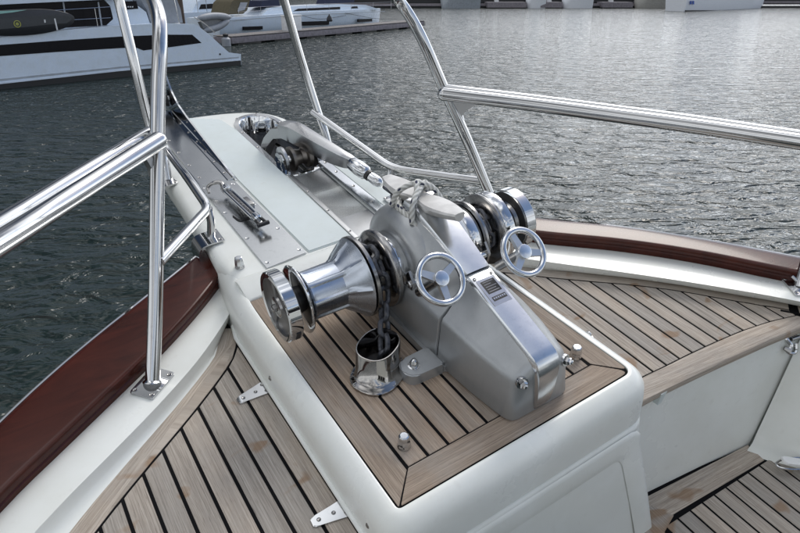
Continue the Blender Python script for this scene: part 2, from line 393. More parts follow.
def merge(bm, t_):
    me = bpy.data.meshes.new('tmp'); t_.to_mesh(me); t_.free(); bm.from_mesh(me); bpy.data.meshes.remove(me)
def prism(poly, z0, z1, bev=0.0, seg=1):
    """solid from a 2D outline between z0 and z1, top edge bevelled"""
    bm = bmesh.new(); n = len(poly)
    lo = [bm.verts.new((p[0], p[1], z0)) for p in poly]; hi = [bm.verts.new((p[0], p[1], z1)) for p in poly]
    for k_ in range(n): bm.faces.new((lo[k_], lo[(k_ + 1) % n], hi[(k_ + 1) % n], hi[k_]))
    top = bm.faces.new(hi); bm.faces.new(lo[::-1])
    if bev: bmesh.ops.bevel(bm, geom=list(top.edges), offset=bev, segments=seg, affect='EDGES', clamp_overlap=True)
    return bm
def clipx(poly, x0, x1):
    def cut(P, f_):
        o_ = []
        for i in range(len(P)):
            a, b_ = P[i - 1], P[i]; fa, fb = f_(a), f_(b_)
            if (fa >= 0) != (fb >= 0): t_ = fa / (fa - fb); o_.append((a[0] + (b_[0] - a[0]) * t_, a[1] + (b_[1] - a[1]) * t_))
            if fb >= 0: o_.append(b_)
        return o_
    P = cut(poly, lambda p: p[0] - x0)
    return cut(P, lambda p: x1 - p[0]) if P else P
def clipy(poly, y0, y1):
    q = clipx([(p[1], p[0]) for p in poly], y0, y1)
    return [(p[1], p[0]) for p in q]
def uv_planar(o, along=(0, 1)):
    me = o.data; uvl = me.uv_layers.get('UVMap') or me.uv_layers.new(name='UVMap'); ax, ay = along; l_ = math.hypot(ax, ay); ax /= l_; ay /= l_
    for lp in me.loops:
        c = me.vertices[lp.vertex_index].co
        uvl.data[lp.index].uv = (c.x * ax + c.y * ay + c.z * .5, -c.x * ay + c.y * ax + c.z)
def plank(poly, z0, z1, parent, mat, along=(0, 1), name='plank'):
    if len(poly) < 3: return None
    A = sum(poly[i - 1][0] * poly[i][1] - poly[i][0] * poly[i - 1][1] for i in range(len(poly))) / 2
    if abs(A) < 2e-4: return None
    P = []
    for p in poly:
        if not P or math.hypot(p[0] - P[-1][0], p[1] - P[-1][1]) > 1e-4: P.append(p)
    if math.hypot(P[0][0] - P[-1][0], P[0][1] - P[-1][1]) < 1e-4: P.pop()
    o = finish(name, prism(P, z0, z1, 0.0008), mat, parent, smooth=None)
    uv_planar(o, along); return o
def strip_planks(poly, xs, gap, z0, z1, parent, mat):
    """planks running along y inside poly, seams at the x positions xs"""
    for a, b_ in zip(xs, xs[1:]):
        plank(clipx(poly, a + gap / 2, b_ - gap / 2), z0, z1, parent, mat)
def offset2(P, d):
    """offset an open 2D polyline to its left"""
    o_ = []
    for i, p in enumerate(P):
        t_ = (P[min(i + 1, len(P) - 1)] - P[max(i - 1, 0)]); t_ = V(t_.x, t_.y, 0).normalized(); o_.append(p + V(-t_.y, t_.x, 0) * d)
    return o_
def roundrect(pts, r, n=6):
    """closed outline with rounded corners (2D)"""
    o_ = []; P = [V(p[0], p[1], 0) for p in pts]; m = len(P)
    rr = r if isinstance(r, (list, tuple)) else [r] * m
    for i in range(m):
        a = (P[i - 1] - P[i]); c = (P[(i + 1) % m] - P[i]); q = min(rr[i], a.length * .48, c.length * .48)
        p0 = P[i] + a.normalized() * q; p2 = P[i] + c.normalized() * q
        for k_ in range(n + 1):
            t_ = k_ / n; v_ = p0 * (1 - t_) ** 2 + P[i] * 2 * t_ * (1 - t_) + p2 * t_ ** 2; o_.append((v_.x, v_.y))
    return o_
def offset_closed(poly, d):
    n = len(poly); o_ = []
    A = sum(poly[i - 1][0] * poly[i][1] - poly[i][0] * poly[i - 1][1] for i in range(n)) / 2; s = 1 if A > 0 else -1
    for i in range(n):
        a = V(*poly[i - 1], 0); b_ = V(*poly[i], 0); c = V(*poly[(i + 1) % n], 0)
        n1 = (b_ - a).normalized(); n2_ = (c - b_).normalized(); q = V(n1.y + n2_.y, -n1.x - n2_.x, 0)
        q = q.normalized() * s / max(.5, math.cos(n1.angle(n2_, 0) / 2)); o_.append((b_.x + q.x * d, b_.y + q.y * d))
    return o_
def screw(parent, p, nrm=(0, 0, 1), r=0.0042, mat='steel_dark', name='screw'):
    """countersunk cross-head screw"""
    nrm = Vector(nrm).normalized(); bm = bmesh.new()
    lathe(bm, [(-.001, r * 1.25), (.0006, r * 1.2), (.0012, r), (.0002, r * .45), (.0002, 0)], p, nrm, 14)
    return finish(name, bm, mat, parent)
def dup(root):
    c = root.copy(); col.objects.link(c)
    for ch in root.children:
        d = ch.copy(); col.objects.link(d); d.parent = c; d.matrix_parent_inverse = ch.matrix_parent_inverse.copy()
        for g in ch.children:
            e_ = g.copy(); col.objects.link(e_); e_.parent = d
    return c
def place(root, loc, rz=0, frame=None):
    root.matrix_world = (frame or FRAME[0]) @ Matrix.Translation(loc) @ Matrix.Rotation(rz, 4, 'Z'); root['_loc'] = list(loc)

exec_parts = []
# ================================================================== WATER
FRAME[0] = Matrix.Identity(4)
bm = bmesh.new()
bmesh.ops.create_grid(bm, x_segments=8, y_segments=8, size=2500)
tag(finish('water', bm, 'water', smooth=None), kind='structure')
FRAME[0] = BOAT

# ================================================================== YACHT DECK (setting)
ZD = -0.100       # side deck teak
ZB = -0.065       # top of the moulded white boards
ZC = -0.030       # top of the varnished cap rail
GAP = 0.0070
# --- raised platform that carries the windlass
tk = [(0.354, 0.556), (0.942, 0.562), (0.918, 1.03), (0.914, 1.222), (0.356, 1.222)]
tk_out = roundrect(tk, [.006, .022, .05, .004, .004], 5)
base = roundrect([(0.350, 0.552), (0.947, 0.558), (0.922, 1.03), (0.918, 1.27), (.900, 1.42), (.872, 1.58), (.398, 1.58), (.378, 1.42), (0.352, 1.24)], [.010, .026, .05, .1, .1, .01, .01, .1, .12], 6)
shell = bmesh.new()
prof = [(0, -.004), (0, .0005), (.0025, .0015), (.010, .0005), (.020, -.005), (.030, -.014), (.038, -.027), (.042, -.042), (.045, -.070), (.047, -.108), (.0475, -.112), (.0425, -.1145), (.0425, -.118), (.0485, -.121), (.052, -.135), (.062, -.20), (.098, -.34), (.145, -.545), (.165, -.63)]
loft(shell, [[(x, y, z) for x, y in offset_closed(base, d)] for d, z in prof], cap=False)
platform = finish('windlass_platform', shell, 'gelcoat', smooth=50)
tag(platform, kind='structure')
# recessed panel on the aft face
pa = bmesh.new()
def offz(z):
    T = [(-.12, .0485), (-.135, .052), (-.20, .062), (-.34, .098), (-.545, .145), (-.63, .165)]
    for (z0, o0), (z1, o1) in zip(T, T[1:]):
        if z >= z1: return o0 + (o1 - o0) * (z - z0) / (z1 - z0)
    return .165
def ring_on_face(corners, r, h, grow=0):
    P = roundrect(corners, r, 5); D = []
    for a, b2 in zip(P, P[1:] + P[:1]):
        n_ = max(1, int(math.hypot(b2[0] - a[0], b2[1] - a[1]) / .03))
        D += [(a[0] + (b2[0] - a[0]) * k_ / n_, a[1] + (b2[1] - a[1]) * k_ / n_) for k_ in range(n_)]
    if grow: D = offset_closed(D, grow)
    return [V(x, .5535 - offz(z) + .006 * (x - .65) - h, z) for x, z in D]
oc = [(.30, -.62), (1.040, -.62), (.950, -.128), (.345, -.128)]; ic = [(.38, -.57), (.985, -.57), (.905, -.178), (.41, -.178)]
def rsm(P, n=120): return resample(P + [P[0]], n + 1)[:-1]
rings_ = [rsm(ring_on_face(oc, .03, -.001, .0)), rsm(ring_on_face(oc, .03, .0018, -.003)), rsm(ring_on_face(oc, .03, .0026, -.012)), rsm(ring_on_face(ic, .035, .0026, .014)), rsm(ring_on_face(ic, .035, .0016, .002)), rsm(ring_on_face(ic, .035, -.001, -.010))]
loft(pa, rings_, cap=False)
finish('door_frame', pa, 'gelcoat', platform, smooth=50)
# teak of the platform
cb = finish('caulking', prism([(x, y) for x, y in offset_closed(tk_out, .001)], -.012, -.0014), 'caulk', platform, smooth=None)
inn = [(0.4115, 0.6175), (0.884, 0.6225), (0.864, 1.02), (0.860, 1.222), (0.4115, 1.222)]
strip_planks([(p[0], p[1]) for p in inn], [0.4115 + i * 0.0472 for i in range(11)], GAP * .95, -.010, 0.0, platform, 'teak')
plank(clipx([(x, y) for x, y in roundrect([(0.354, 0.556), (0.4075, 0.6125), (0.4075, 1.222), (0.354, 1.222)], [.004, .001, .001, .001], 2)], 0, 2), -.010, 0.0, platform, 'teak')
plank(roundrect([(0.3585, 0.556), (0.942, 0.562), (0.888, 0.6195), (0.4125, 0.6145)], [.004, .022, .001, .001], 4), -.010, 0.0, platform, 'teak', (1, 0))
plank(roundrect([(0.9435, 0.568), (0.919, 1.03), (0.914, 1.222), (0.8655, 1.222), (0.869, 1.02), (0.8895, 0.6235)], [.014, .03, .001, .001, .03, .001], 4), -.010, 0.0, platform, 'teak', (-.04, 1))

# --- curves of the side decks
def cv(pts, z): return [V(p[0], p[1], z) for p in pts]
def px_curve(pts, z, ext, pre=()):
    return [tuple(p) for p in pre] + [(at(x, y, z).x, at(x, y, z).y) for x, y in pts] + [tuple(p) for p in ext]
pS = [(.345, 1.290), (.302, 1.220), (.265, 1.160), (.149, 1.063), (-.008, .949), (-.11, .871), (-.30, .71), (-.50, .50), (-.64, .28), (-.74, .05)]
pI = [(.352, 1.330), (.300, 1.268), (.195, 1.168), (.081, 1.083), (-.027, 1.012), (-.145, .937), (-.26, .852), (-.45, .685), (-.62, .49), (-.77, .25), (-.85, .04)]
pO = [(.352, 1.430), (.272, 1.356), (.200, 1.296), (.105, 1.225), (-.010, 1.150), (-.122, 1.078), (-.240, .995), (-.44, .82), (-.66, .56), (-.84, .28), (-.95, .04)]
pC0 = [(.352, 1.425), (.272, 1.348), (.195, 1.283), (.100, 1.212), (-.010, 1.138), (-.116, 1.067), (-.235, .985), (-.44, .81), (-.67, .55), (-.85, .28), (-.96, .04)]
pC1 = [(.360, 1.555), (.290, 1.508), (.153, 1.422), (.022, 1.342), (-.102, 1.258), (-.225, 1.160), (-.50, .92), (-.78, .62), (-.98, .30), (-1.10, .03)]
sS = [(.93, 1.17), (1.000, 1.112), (1.073, 1.045), (1.135, .985), (1.213, .915), (1.303, .836), (1.382, .756), (1.449, .675), (1.505, .607), (1.565, .535), (1.70, .33), (1.85, .0), (1.93, -.3)]
sI = [(.93, 1.235), (1.03, 1.135), (1.134, 1.022), (1.273, .874), (1.411, .720), (1.561, .535), (1.72, .30), (1.86, .0), (1.97, -.3)]
sO = [(.93, 1.42), (1.07, 1.25), (1.199, 1.092), (1.355, .940), (1.496, .781), (1.609, .612), (1.78, .36), (1.95, 0), (2.05, -.3)]
sC0 = [(.93, 1.44), (1.05, 1.28), (1.166, 1.122), (1.348, .948), (1.486, .790), (1.612, .610), (1.79, .36), (1.96, 0), (2.06, -.3)]
sC1 = [(.94, 1.53), (1.09, 1.35), (1.226, 1.176), (1.404, 1.000), (1.541, .836), (1.703, .615), (1.88, .36), (2.06, 0), (2.17, -.3)]
NS = 48
def crv(pts, z): return resample(smoothpath(cv(pts, z), 6), NS)
def ribbon(rows, name, mat, parent=None, smooth=50, kind=None, thick=None):
    bm = bmesh.new(); loft(bm, rows, cap=False, closed=False)
    o = finish(name, bm, mat, parent, smooth=smooth)
    if kind: tag(o, kind=kind)
    return o
def lerp(A, B, t_, dz=0): return [a.lerp(b_, t_) + V(0, 0, dz) for a, b_ in zip(A, B)]

def side(S, I, O, C0, C1, sgn, bord, label_rail, kindname):
    """white moulded side: cove, flat board, gutter; then the varnished rail and hull outside"""
    s_ = crv(S, ZD); b_ = offset2(s_, bord * sgn)
    i_ = crv(I, ZB); o_ = crv(O, ZB)
    rows = [[p + V(0, 0, -.004) for p in offset2(s_, (bord - .012) * sgn)], [p + V(0, 0, .001) for p in b_]]
    cov = []
    for a, c in zip(b_, i_):
        cov.append((a, c))
    for t_, q in ((.45, .10), (.72, .35), (.9, .78), (.97, .95)):
        rows.append([V(a.x + (c.x - a.x) * t_, a.y + (c.y - a.y) * t_, a.z + .001 + (c.z - a.z - .001) * q) for a, c in cov])
    rows += [[p.copy() for p in i_], lerp(i_, o_, .35, .001), lerp(i_, o_, .9, 0), lerp(i_, o_, .93, -.003), lerp(i_, o_, 1.12, -.003)]
    return rows, s_, b_, i_, o_
rows, pS_, pB_, pI_, pO_ = side(pS, pI, pO, pC0, pC1, -1, .046, None, None)
bulwark = ribbon(rows, 'bulwark', 'gelcoat', kind='structure')
rows2, sS_, sB_, sI_, sO_ = side(sS, sI, sO, sC0, sC1, 1, .040, None, None)
bulwark2 = ribbon(rows2, 'bulwark', 'gelcoat', kind='structure')
def cap_rail(C0, C1, O_, label, sgn):
    c0 = crv(C0, ZC); c1 = crv(C1, ZC)
    bm = bmesh.new(); n = len(c0); secs = []
    for k_ in range(n):
        a, b2 = c0[k_], c1[k_]; u = (b2 - a).normalized(); wd = (b2 - a).length
        def q(s, z): return a + u * s + V(0, 0, z)
        secs.append([q(-.002, -.048), q(-.002, -.024), q(.001, -.0215), q(.001, -.0195), q(-.001, -.017), q(-.001, -.006), q(.001, -.002), q(.005, 0), q(.012, .0004), q(wd * .5, .0008), q(wd - .014, .0004), q(wd - .007, 0), q(wd - .002, -.002), q(wd, -.007), q(wd, -.030), q(wd - .004, -.036), q(wd - .02, -.048)])
    loft(bm, secs)
    rail = finish('cap_rail', bm, 'varnish', smooth=28, loc=c0[NS // 3]); tag(rail, label, 'cap rail', 'varnished cap rails along the bulwarks')
    # rubbing strake: bright metal edge outside
    bm = bmesh.new(); tube(bm, [b2 + (b2 - a).normalized() * .004 + V(0, 0, -.006) for a, b2 in zip(c0, c1)], .0045, 8)
    finish('metal_edge', bm, 'steel', rail)
    # hull outside
    bm = bmesh.new(); down = BOAT.to_3x3().inverted() @ V(0, 0, -1)
    prof_ = [(-.005, .036), (-.012, .12), (.05, .5), (.16, 1.1), (.34, 1.9), (.55, 3.2)]
    rws = []
    for s, h in prof_:
        rws.append([b2 - (b2 - a).normalized() * s + down * h for a, b2 in zip(c0, c1)])
    loft(bm, rws, cap=False, closed=False)
    h_ = finish('yacht_hull', bm, 'gelcoat', smooth=60); tag(h_, kind='structure')
    return rail
cap_rail(pC0, pC1, pO_, 'glossy dark varnished wooden rail on the left beside the foot of the thick post', -1)
cap_rail(sC0, sC1, sO_, 'glossy varnished wooden rail on the far right side, curving behind the windlass', 1)

# --- port side deck
deckP = finish('side_deck', prism([(p.x, p.y) for p in offset2(pS_, -.044)] + [(-.80, -.2), (.34, -.2)], ZD - .012, ZD - .0014), 'caulk', smooth=None); tag(deckP, kind='structure')
polyP = [(p.x, p.y) for p in pS_ if p.x < .2975] + [(-.72, -.1), (.2975, -.1)]
polyP = [(.2985, 1.212)] + polyP
xs = [.3005 - .0498 * i for i in range(21)][::-1]
# inset the seam against the border
polyPi = [(p.x, p.y) for p in offset2(pS_, GAP * .75)]
polyPi = [(x, y) for x, y in polyPi if x < .296] + [(-.72, -.1), (.299, -.1), (.299, 1.195)]
strip_planks(polyPi, xs, GAP, ZD - .010, ZD, deckP, 'teak_worn')
def border(Sc, off, sgn, z, parent, mat, cuts, g=0.0):
    a = offset2(Sc, g * sgn); b2 = offset2(Sc, off * sgn)
    for i0, i1 in cuts:
        poly = [(p.x, p.y) for p in a[i0:i1 + 1]] + [(p.x, p.y) for p in b2[i0:i1 + 1]][::-1]
        bm = prism(poly, z - .010, z, 0.0008); o = finish('margin_plank', bm, mat, parent, smooth=None)
        me = o.data; uvl = me.uv_layers.new(name='UVMap'); og = origin(o)
        for lp in me.loops:
            c = me.vertices[lp.vertex_index].co + og; best = min(range(i0, i1 + 1), key=lambda i: (a[i].x - c.x) ** 2 + (a[i].y - c.y) ** 2)
            t_ = (a[min(best + 1, NS - 1)] - a[max(best - 1, 0)]).normalized(); s0 = sum((a[i + 1] - a[i]).length for i in range(best))
            dx = c.x - a[best].x; dy = c.y - a[best].y
            uvl.data[lp.index].uv = (s0 + dx * t_.x + dy * t_.y, -dx * t_.y + dy * t_.x)
        # gap end
border(pS_, .045, -1, ZD, deckP, 'teak_worn', [(1, 28), (29, NS - 1)])

bm = bmesh.new(); tube(bm, [V(.352, 1.30, -.085), V(.312, 1.262, -.0905), V(.3035, 1.22, -.0915), V(.3025, .60, -.0915), V(.303, .0, -.0915)], .0062, 10); finish('trim_bead', bm, 'gelcoat', platform, smooth=60)
# --- starboard side deck, ending in an overhanging nosing above the well
aftS = [(.96, .590), (1.05, .588), (1.111, .583), (1.20, .578), (1.282, .571), (1.38, .560), (1.48, .541), (1.553, .520)]
aftE = [(.96, .540), (1.05, .536), (1.138, .529), (1.22, .522), (1.303, .513), (1.41, .502), (1.517, .487), (1.585, .474)]
deckS = finish('side_deck', prism([(p.x, p.y) for p in offset2(sS_, .038) if p.y > .49] + [(1.62, .49)] + aftS[::-1] + [(.93, .585)], ZD - .014, ZD - .0014), 'caulk', smooth=None); tag(deckS, kind='structure')
polyS = [(p.x, p.y) for p in offset2(sS_, -GAP * .35) if p.y > .538] + [(x, y + GAP * .45) for x, y in aftS[::-1] if x < 1.556]
xs = [1.126 + .0437 * i for i in range(-4, 12)]
strip_planks(polyS, xs, GAP * .8, ZD - .010, ZD, deckS, 'teak_worn')
iend = max(i for i in range(NS) if sS_[i].y > .53)
border(sS_, .039, 1, ZD, deckS, 'teak_worn', [(2, iend), ], g=.0025)
A_ = resample(smoothpath(cv(aftS, 0), 4), 20); B_ = resample(smoothpath(cv(aftE, 0), 4), 20)
nose = bmesh.new(); secs = []
for a, e2 in zip(A_, B_):
    u = (e2 - a).normalized(); wd = (e2 - a).length; a2 = a - u * .000
    def q(s, z): return a2 + u * s + V(0, 0, ZD + z)
    secs.append([q(.0, -.012), q(.0, -.0005), q(.001, 0), q(wd - .006, 0), q(wd - .001, -.003), q(wd + .001, -.009), q(wd, -.020), q(wd - .004, -.026), q(wd - .03, -.028), q(wd - .03, -.012)])
loft(nose, secs)
o = finish('nosing_plank', nose, 'teak_worn', deckS, smooth=40); uv_planar(o, (1, -.12))
# oblique joint where the nosing meets the outboard margin
jb = bmesh.new(); box(jb, V(1.575, .507, ZD + .0004), (.006, .12, .002), Matrix.Rotation(R(38), 3, 'Z')); finish('caulking', jb, 'caulk', deckS, smooth=None)
# outboard margin continuing aft of the joint
mg = [(1.570, .520), (1.612, .556), (1.66, .50), (1.78, .32), (1.84, .20), (1.79, .17), (1.70, .31), (1.600, .474)]
o = plank(mg, ZD - .012, ZD - .0003, deckS, 'teak_worn', (-.5, .8))
for cx_, cy_, rx_, ry_ in []: pass

# --- forward wall of the well, bulwark inside and the well deck
ZW = -0.46
wall = bmesh.new()
wt = [V(x, y + .022, ZD - .024) for x, y in aftE]
wt = resample(smoothpath(wt, 4), 20)
wb = resample([V(.98, .512, ZW - .012), V(1.44, .452, ZW - .012)], 20)
loft(wall, [wt, [a.lerp(b2, .5) for a, b2 in zip(wt, wb)], wb], cap=False, closed=False)
ww = finish('well_wall', wall, 'gelcoat', smooth=60); tag(ww, kind='structure')
sw = bmesh.new()
t0 = [V(1.565, .492, ZD - .024), V(1.62, .36, ZD - .024), V(1.74, .12, ZD - .024), V(1.86, -.25, ZD - .024)]
b0 = [V(1.440, .446, ZW), V(1.50, .34, ZW), V(1.61, .10, ZW), V(1.74, -.25, ZW)]
t0 = resample(smoothpath(t0, 4), 12); b0 = resample(smoothpath(b0, 4), 12)
loft(sw, [[p + V(.05, .02, .001) for p in t0], t0, [a.lerp(b2, .9) for a, b2 in zip(t0, b0)], [a.lerp(b2, .97) + V(-.008, -.003, 0) for a, b2 in zip(t0, b0)], [b2 + V(-.02, -.004, .002) for b2 in b0], [b2 + V(-.045, -.01, -.003) for b2 in b0]], cap=False, closed=False)
sw_ = finish('well_wall', sw, 'gelcoat', smooth=60); tag(sw_, kind='structure')
wd_poly = [(.90, .53), (.96, .53), (1.442, .446), (1.52, .34), (1.62, .10), (1.74, -.25), (.96, -.25)]
well = finish('well_deck', prism(wd_poly, ZW - .014, ZW - .0018), 'caulk', smooth=None); tag(well, kind='structure')
P0 = at(676, 512, ZW); P1 = at(767, 458.5, ZW)
P2 = at(661, 491, ZW); P3 = at(750, 445, ZW)
# forward margin board of the well deck
plank([(1.05, .494), (P3.x - .004, P3.y + .004), (P1.x - .010, P1.y + .001), (P0.x, P0.y - .001), (1.05, P0.y + .001)], ZW - .010, ZW, well, 'teak_worn', (1, -.1))
slope_ = (P1.y - P0.y) / (P1.x - P0.x)
ye = lambda x: P0.y + (x - P0.x) * slope_ - GAP * .7
wp = [(P0.x - .064, ye(P0.x - .064) - .012), (P1.x, ye(P1.x)), (P1.x + .055, .31), (P1.x + .14, .10), (P1.x + .23, -.2), (.99, -.2), (.99, .10)]
strip_planks(wp, [P0.x - .055 + .0447 * i for i in range(16)], GAP * .9, ZW - .010, ZW, well, 'teak_worn')
plank([(P3.x + .004, P3.y), (P3.x + .050, P3.y - .10), (P3.x + .16, P3.y - .35), (P3.x + .24, P3.y - .62), (P1.x + .236, -.2), (P1.x + .146, .10), (P1.x + .061, .31), (P1.x + .004, P1.y)], ZW - .010, ZW, well, 'teak_worn', (-.3, 1))
plank([(1.044, .490), (.93, .505), (.90, .10), (.985, .10), (P0.x - .07, P0.y - .02), (P0.x - .012, P0.y - .003)], ZW - .010, ZW + .0002, well, 'teak_worn', (0, 1))
# bright oval plate on the inside of the bulwark and the little drain lip
t = thing('inspection_plate', 'bright white rounded plate low on the wall of the well, cut by the right edge', 'plate', at(797, 463, ZW + .03))
pz = at(797, 463, ZW + .03)
bm = prism(roundrect([(-.05, -.012), (.05, -.012), (.05, .012), (-.05, .012)], .011, 6), 0, .006, .002, 2)
bmesh.ops.transform(bm, matrix=Matrix.Translation(pz) @ Matrix.Rotation(R(-28), 4, 'Z') @ Matrix.Rotation(R(18), 4, 'Y'), verts=bm.verts)
finish('cover', bm, 'bright_white', t)
bm = bmesh.new(); tube(bm, [pz + Matrix.Rotation(R(-28), 3, 'Z') @ V(math.cos(a) * .056, math.sin(a) * .018, -.002) for a in [i * math.pi / 12 for i in range(24)]], .003, 8, closed=True); finish('rim', bm, 'steel', t)

# ================================================================== BOW PLATFORM (setting) with its steel channels
ZP = 0.006
bp = [(.356, 1.262), (.914, 1.262), (.948, 1.42), (.922, 1.60), (.905, 1.78), (.905, 2.0), (.895, 2.14), (.855, 2.25), (.76, 2.325), (.62, 2.372), (.50, 2.385), (.43, 2.35), (.385, 2.22), (.368, 2.05), (.362, 1.85), (.350, 1.58), (.338, 1.42)]
bpo = [(p.x, p.y) for p in smoothpath([V(x, y, 0) for x, y in bp[1:]] , 3)]
outer = [bp[0]] + bpo
slot = [(.708, 1.745), (.812, 1.745), (.836, 1.80), (.838, 2.16), (.822, 2.215), (.785, 2.245), (.745, 2.245), (.714, 2.205), (.706, 2.15)]
slot = roundrect(slot, .03, 3)
def capholed(bm, rings_out, hole, ztop, zbot):
    """top face between an outline and a hole"""
    o_ = [V(x, y, ztop) for x, y in rings_out]; h_ = [V(x, y, ztop) for x, y in hole]
    tri = tessellate_polygon([o_, h_]); vs_ = [bm.verts.new(p) for p in o_ + h_]
    for t_ in tri:
        try: bm.faces.new([vs_[i] for i in t_])
        except ValueError: pass
    return vs_[:len(o_)], vs_[len(o_):]
bm = bmesh.new()
offs = [(-.034, 0), (-.020, -.0012), (-.009, -.006), (-.002, -.015), (0, -.028), (0, -.060), (-.004, -.085), (-.018, -.105), (-.05, -.118), (-.16, -.125)]
inner_ring = offset_closed(outer, offs[0][0])
ov, hv = capholed(bm, inner_ring, slot, ZP, 0)
prev = ov
for d, dz in offs[1:]:
    cur = [bm.verts.new((x, y, ZP + dz)) for x, y in offset_closed(outer, d)]
    for k_ in range(len(cur)): bm.faces.new((prev[k_], prev[(k_ + 1) % len(cur)], cur[(k_ + 1) % len(cur)], cur[k_]))
    prev = cur
bm.faces.new(prev)
cur = [bm.verts.new((x, y, ZP - .118)) for x, y in slot]
for k_ in range(len(cur)): bm.faces.new((hv[k_], hv[(k_ + 1) % len(cur)], cur[(k_ + 1) % len(cur)], cur[k_]))
bow = finish('bow_platform', bm, 'gelcoat', smooth=45); tag(bow, kind='structure')
# stem of the hull under the platform
bm = bmesh.new(); down = BOAT.to_3x3().inverted() @ V(0, 0, -1); secs = []
for h, wd_, yf in ((.02, .30, 1.75), (.3, .27, 1.70), (.9, .2, 1.58), (1.6, .12, 1.45), (3.0, .02, 1.25)):
    secs.append([V(.66 - wd_, 1.15, -.11) + down * h, V(.66 - wd_ * .6, 1.15 + (yf - 1.15) * .6, -.11) + down * h, V(.66, yf, -.11) + down * h, V(.66 + wd_ * .6, 1.15 + (yf - 1.15) * .6, -.11) + down * h, V(.66 + wd_, 1.15, -.11) + down * h])
loft(bm, secs); tag(finish('yacht_hull', bm, 'gelcoat', smooth=60), kind='structure')
# low cross step between platform and channels
bm = bmesh.new()
secs = []
for x in (.352, .362, .60, .90, .915):
    e_ = .004 if x in (.352, .915) else 0
    secs.append([V(x, 1.224, -.006), V(x, 1.2245, .0015 - e_), V(x, 1.229, .004 - e_), V(x, 1.262, .010 - e_), V(x, 1.283, .0145 - e_), V(x, 1.300, .014 - e_), V(x, 1.316, .006 - e_), V(x, 1.320, -.006)])
loft(bm, secs); finish('cross_step', bm, 'gelcoat', bow, smooth=60)
# raised non-slip panel down the middle
pan = [(.562, 1.322), (.694, 1.322), (.690, 1.60), (.686, 2.15), (.670, 2.27), (.58, 2.35), (.560, 2.34), (.553, 1.80)]
finish('center_panel', prism(roundrect(pan, .006, 2), ZP - .004, ZP + .005, .0025, 2), 'gelcoat_panel', bow, smooth=50)

def plate_thing(name, label, poly, holes, mat='steel_plate', h=.0045, z=ZP):
    c = V(sum(p[0] for p in poly) / len(poly), sum(p[1] for p in poly) / len(poly), z)
    t = thing(name, label, 'plate', c)
    finish('plate', prism(roundrect(poly, .004, 3), z - .001, z + h, .0012, 2), mat, t, smooth=40)
    for x, y in holes: screw(t, V(x, y, z + h), r=.0045, mat='steel')
    return t
t = plate_thing('channel_plate', 'flat steel deck plate under the chain hook, its near end beside the left drum', [(.438, 1.312), (.557, 1.321), (.541, 1.800), (.435, 1.828)],
            [(.450, 1.335), (.545, 1.343), (.449, 1.47), (.541, 1.47), (.447, 1.63), (.535, 1.63), (.446, 1.80), (.528, 1.78)])
# left fairlead: flat floor plate, upright cheek, low kerb
t = thing('bow_fairlead', 'polished steel fairlead channel with a tall mirror cheek, left of the white centre panel', 'fairlead', (.52, 2.1, ZP))
finish('floor_plate', prism([(.436, 1.834), (.541, 1.806), (.543, 2.46), (.449, 2.46)], ZP - .001, ZP + .0035, .001), 'steel_plate', t, smooth=40)
ck = [(1.802, .003), (1.812, .008), (1.95, .020), (2.10, .034), (2.26, .050), (2.35, .066), (2.40, .095), (2.43, .134), (2.47, .190), (2.52, .215), (2.56, .19), (2.57, .12), (2.54, .03), (2.50, .0), (2.3, .002)]
bm = bmesh.new(); loft(bm, [[V(.544 + dx, y, ZP + z) for y, z in ck] for dx in (0, .006)]); bevel(bm, .0015, 1)
finish('cheek_plate', bm, 'chrome', t, smooth=40)
bm = bmesh.new(); loft(bm, [[V(.440 + dx, y, ZP + z * .45) for y, z in ck[1:]] for dx in (0, .005)]); bevel(bm, .001, 1)
finish('cheek_plate', bm, 'chrome', t, smooth=40)
bm = bmesh.new(); loft(bm, [[V(x, y, ZP + z) for x, z in ((.524, .0035), (.544, .0035), (.544, .011), (.541, .011), (.539, .0075), (.524, .0070))] for y in (1.812, 2.44)]); fl = finish('cheek_flange', bm, 'chrome', t, smooth=40)
for y in (1.86, 1.95, 2.04, 2.13, 2.22, 2.31): screw(t, V(.532, y, ZP + .0072), r=.004)
for y in (1.88, 1.98, 2.09, 2.20, 2.32): screw(t, V(.455, y, ZP + .0035), r=.004)
bm = bmesh.new(); lathe(bm, [(0, .012), (.001, .030), (.02, .022), (.035, .015), (.052, .015), (.068, .022), (.086, .030), (.087, .012)], (.452, 2.47, .055), (1, 0, 0), 28); rl = finish('roller', bm, 'black', t)
bm = bmesh.new(); lathe(bm, [(0, .007), (.004, .010), (.116, .010), (.12, .007)], (.436, 2.47, .055), (1, 0, 0), 18); finish('axle', bm, 'steel', rl)

# right channel: flanged slot, recessed steel trough, screwed strip
t = thing('roller_slot', 'polished steel rim lining the dark oval slot beneath the anchor', 'slot rim', (.77, 1.9, ZP))
bm = bmesh.new(); so = offset_closed(slot, .020)
vs0 = [bm.verts.new((x, y, ZP + .0005)) for x, y in so]; vs1 = [bm.verts.new((x, y, ZP + .004)) for x, y in offset_closed(slot, .0185)]; vs2 = [bm.verts.new((x, y, ZP + .0045)) for x, y in offset_closed(slot, .002)]; vs3 = [bm.verts.new((x, y, ZP + .0005)) for x, y in offset_closed(slot, -.002)]; vs4 = [bm.verts.new((x, y, ZP - .10)) for x, y in offset_closed(slot, -.002)]
for A2, B2 in ((vs0, vs1), (vs1, vs2), (vs2, vs3), (vs3, vs4)):
    for k_ in range(len(A2)): bm.faces.new((A2[k_], A2[(k_ + 1) % len(A2)], B2[(k_ + 1) % len(A2)], B2[k_]))
finish('rim', bm, 'chrome', t, smooth=45)
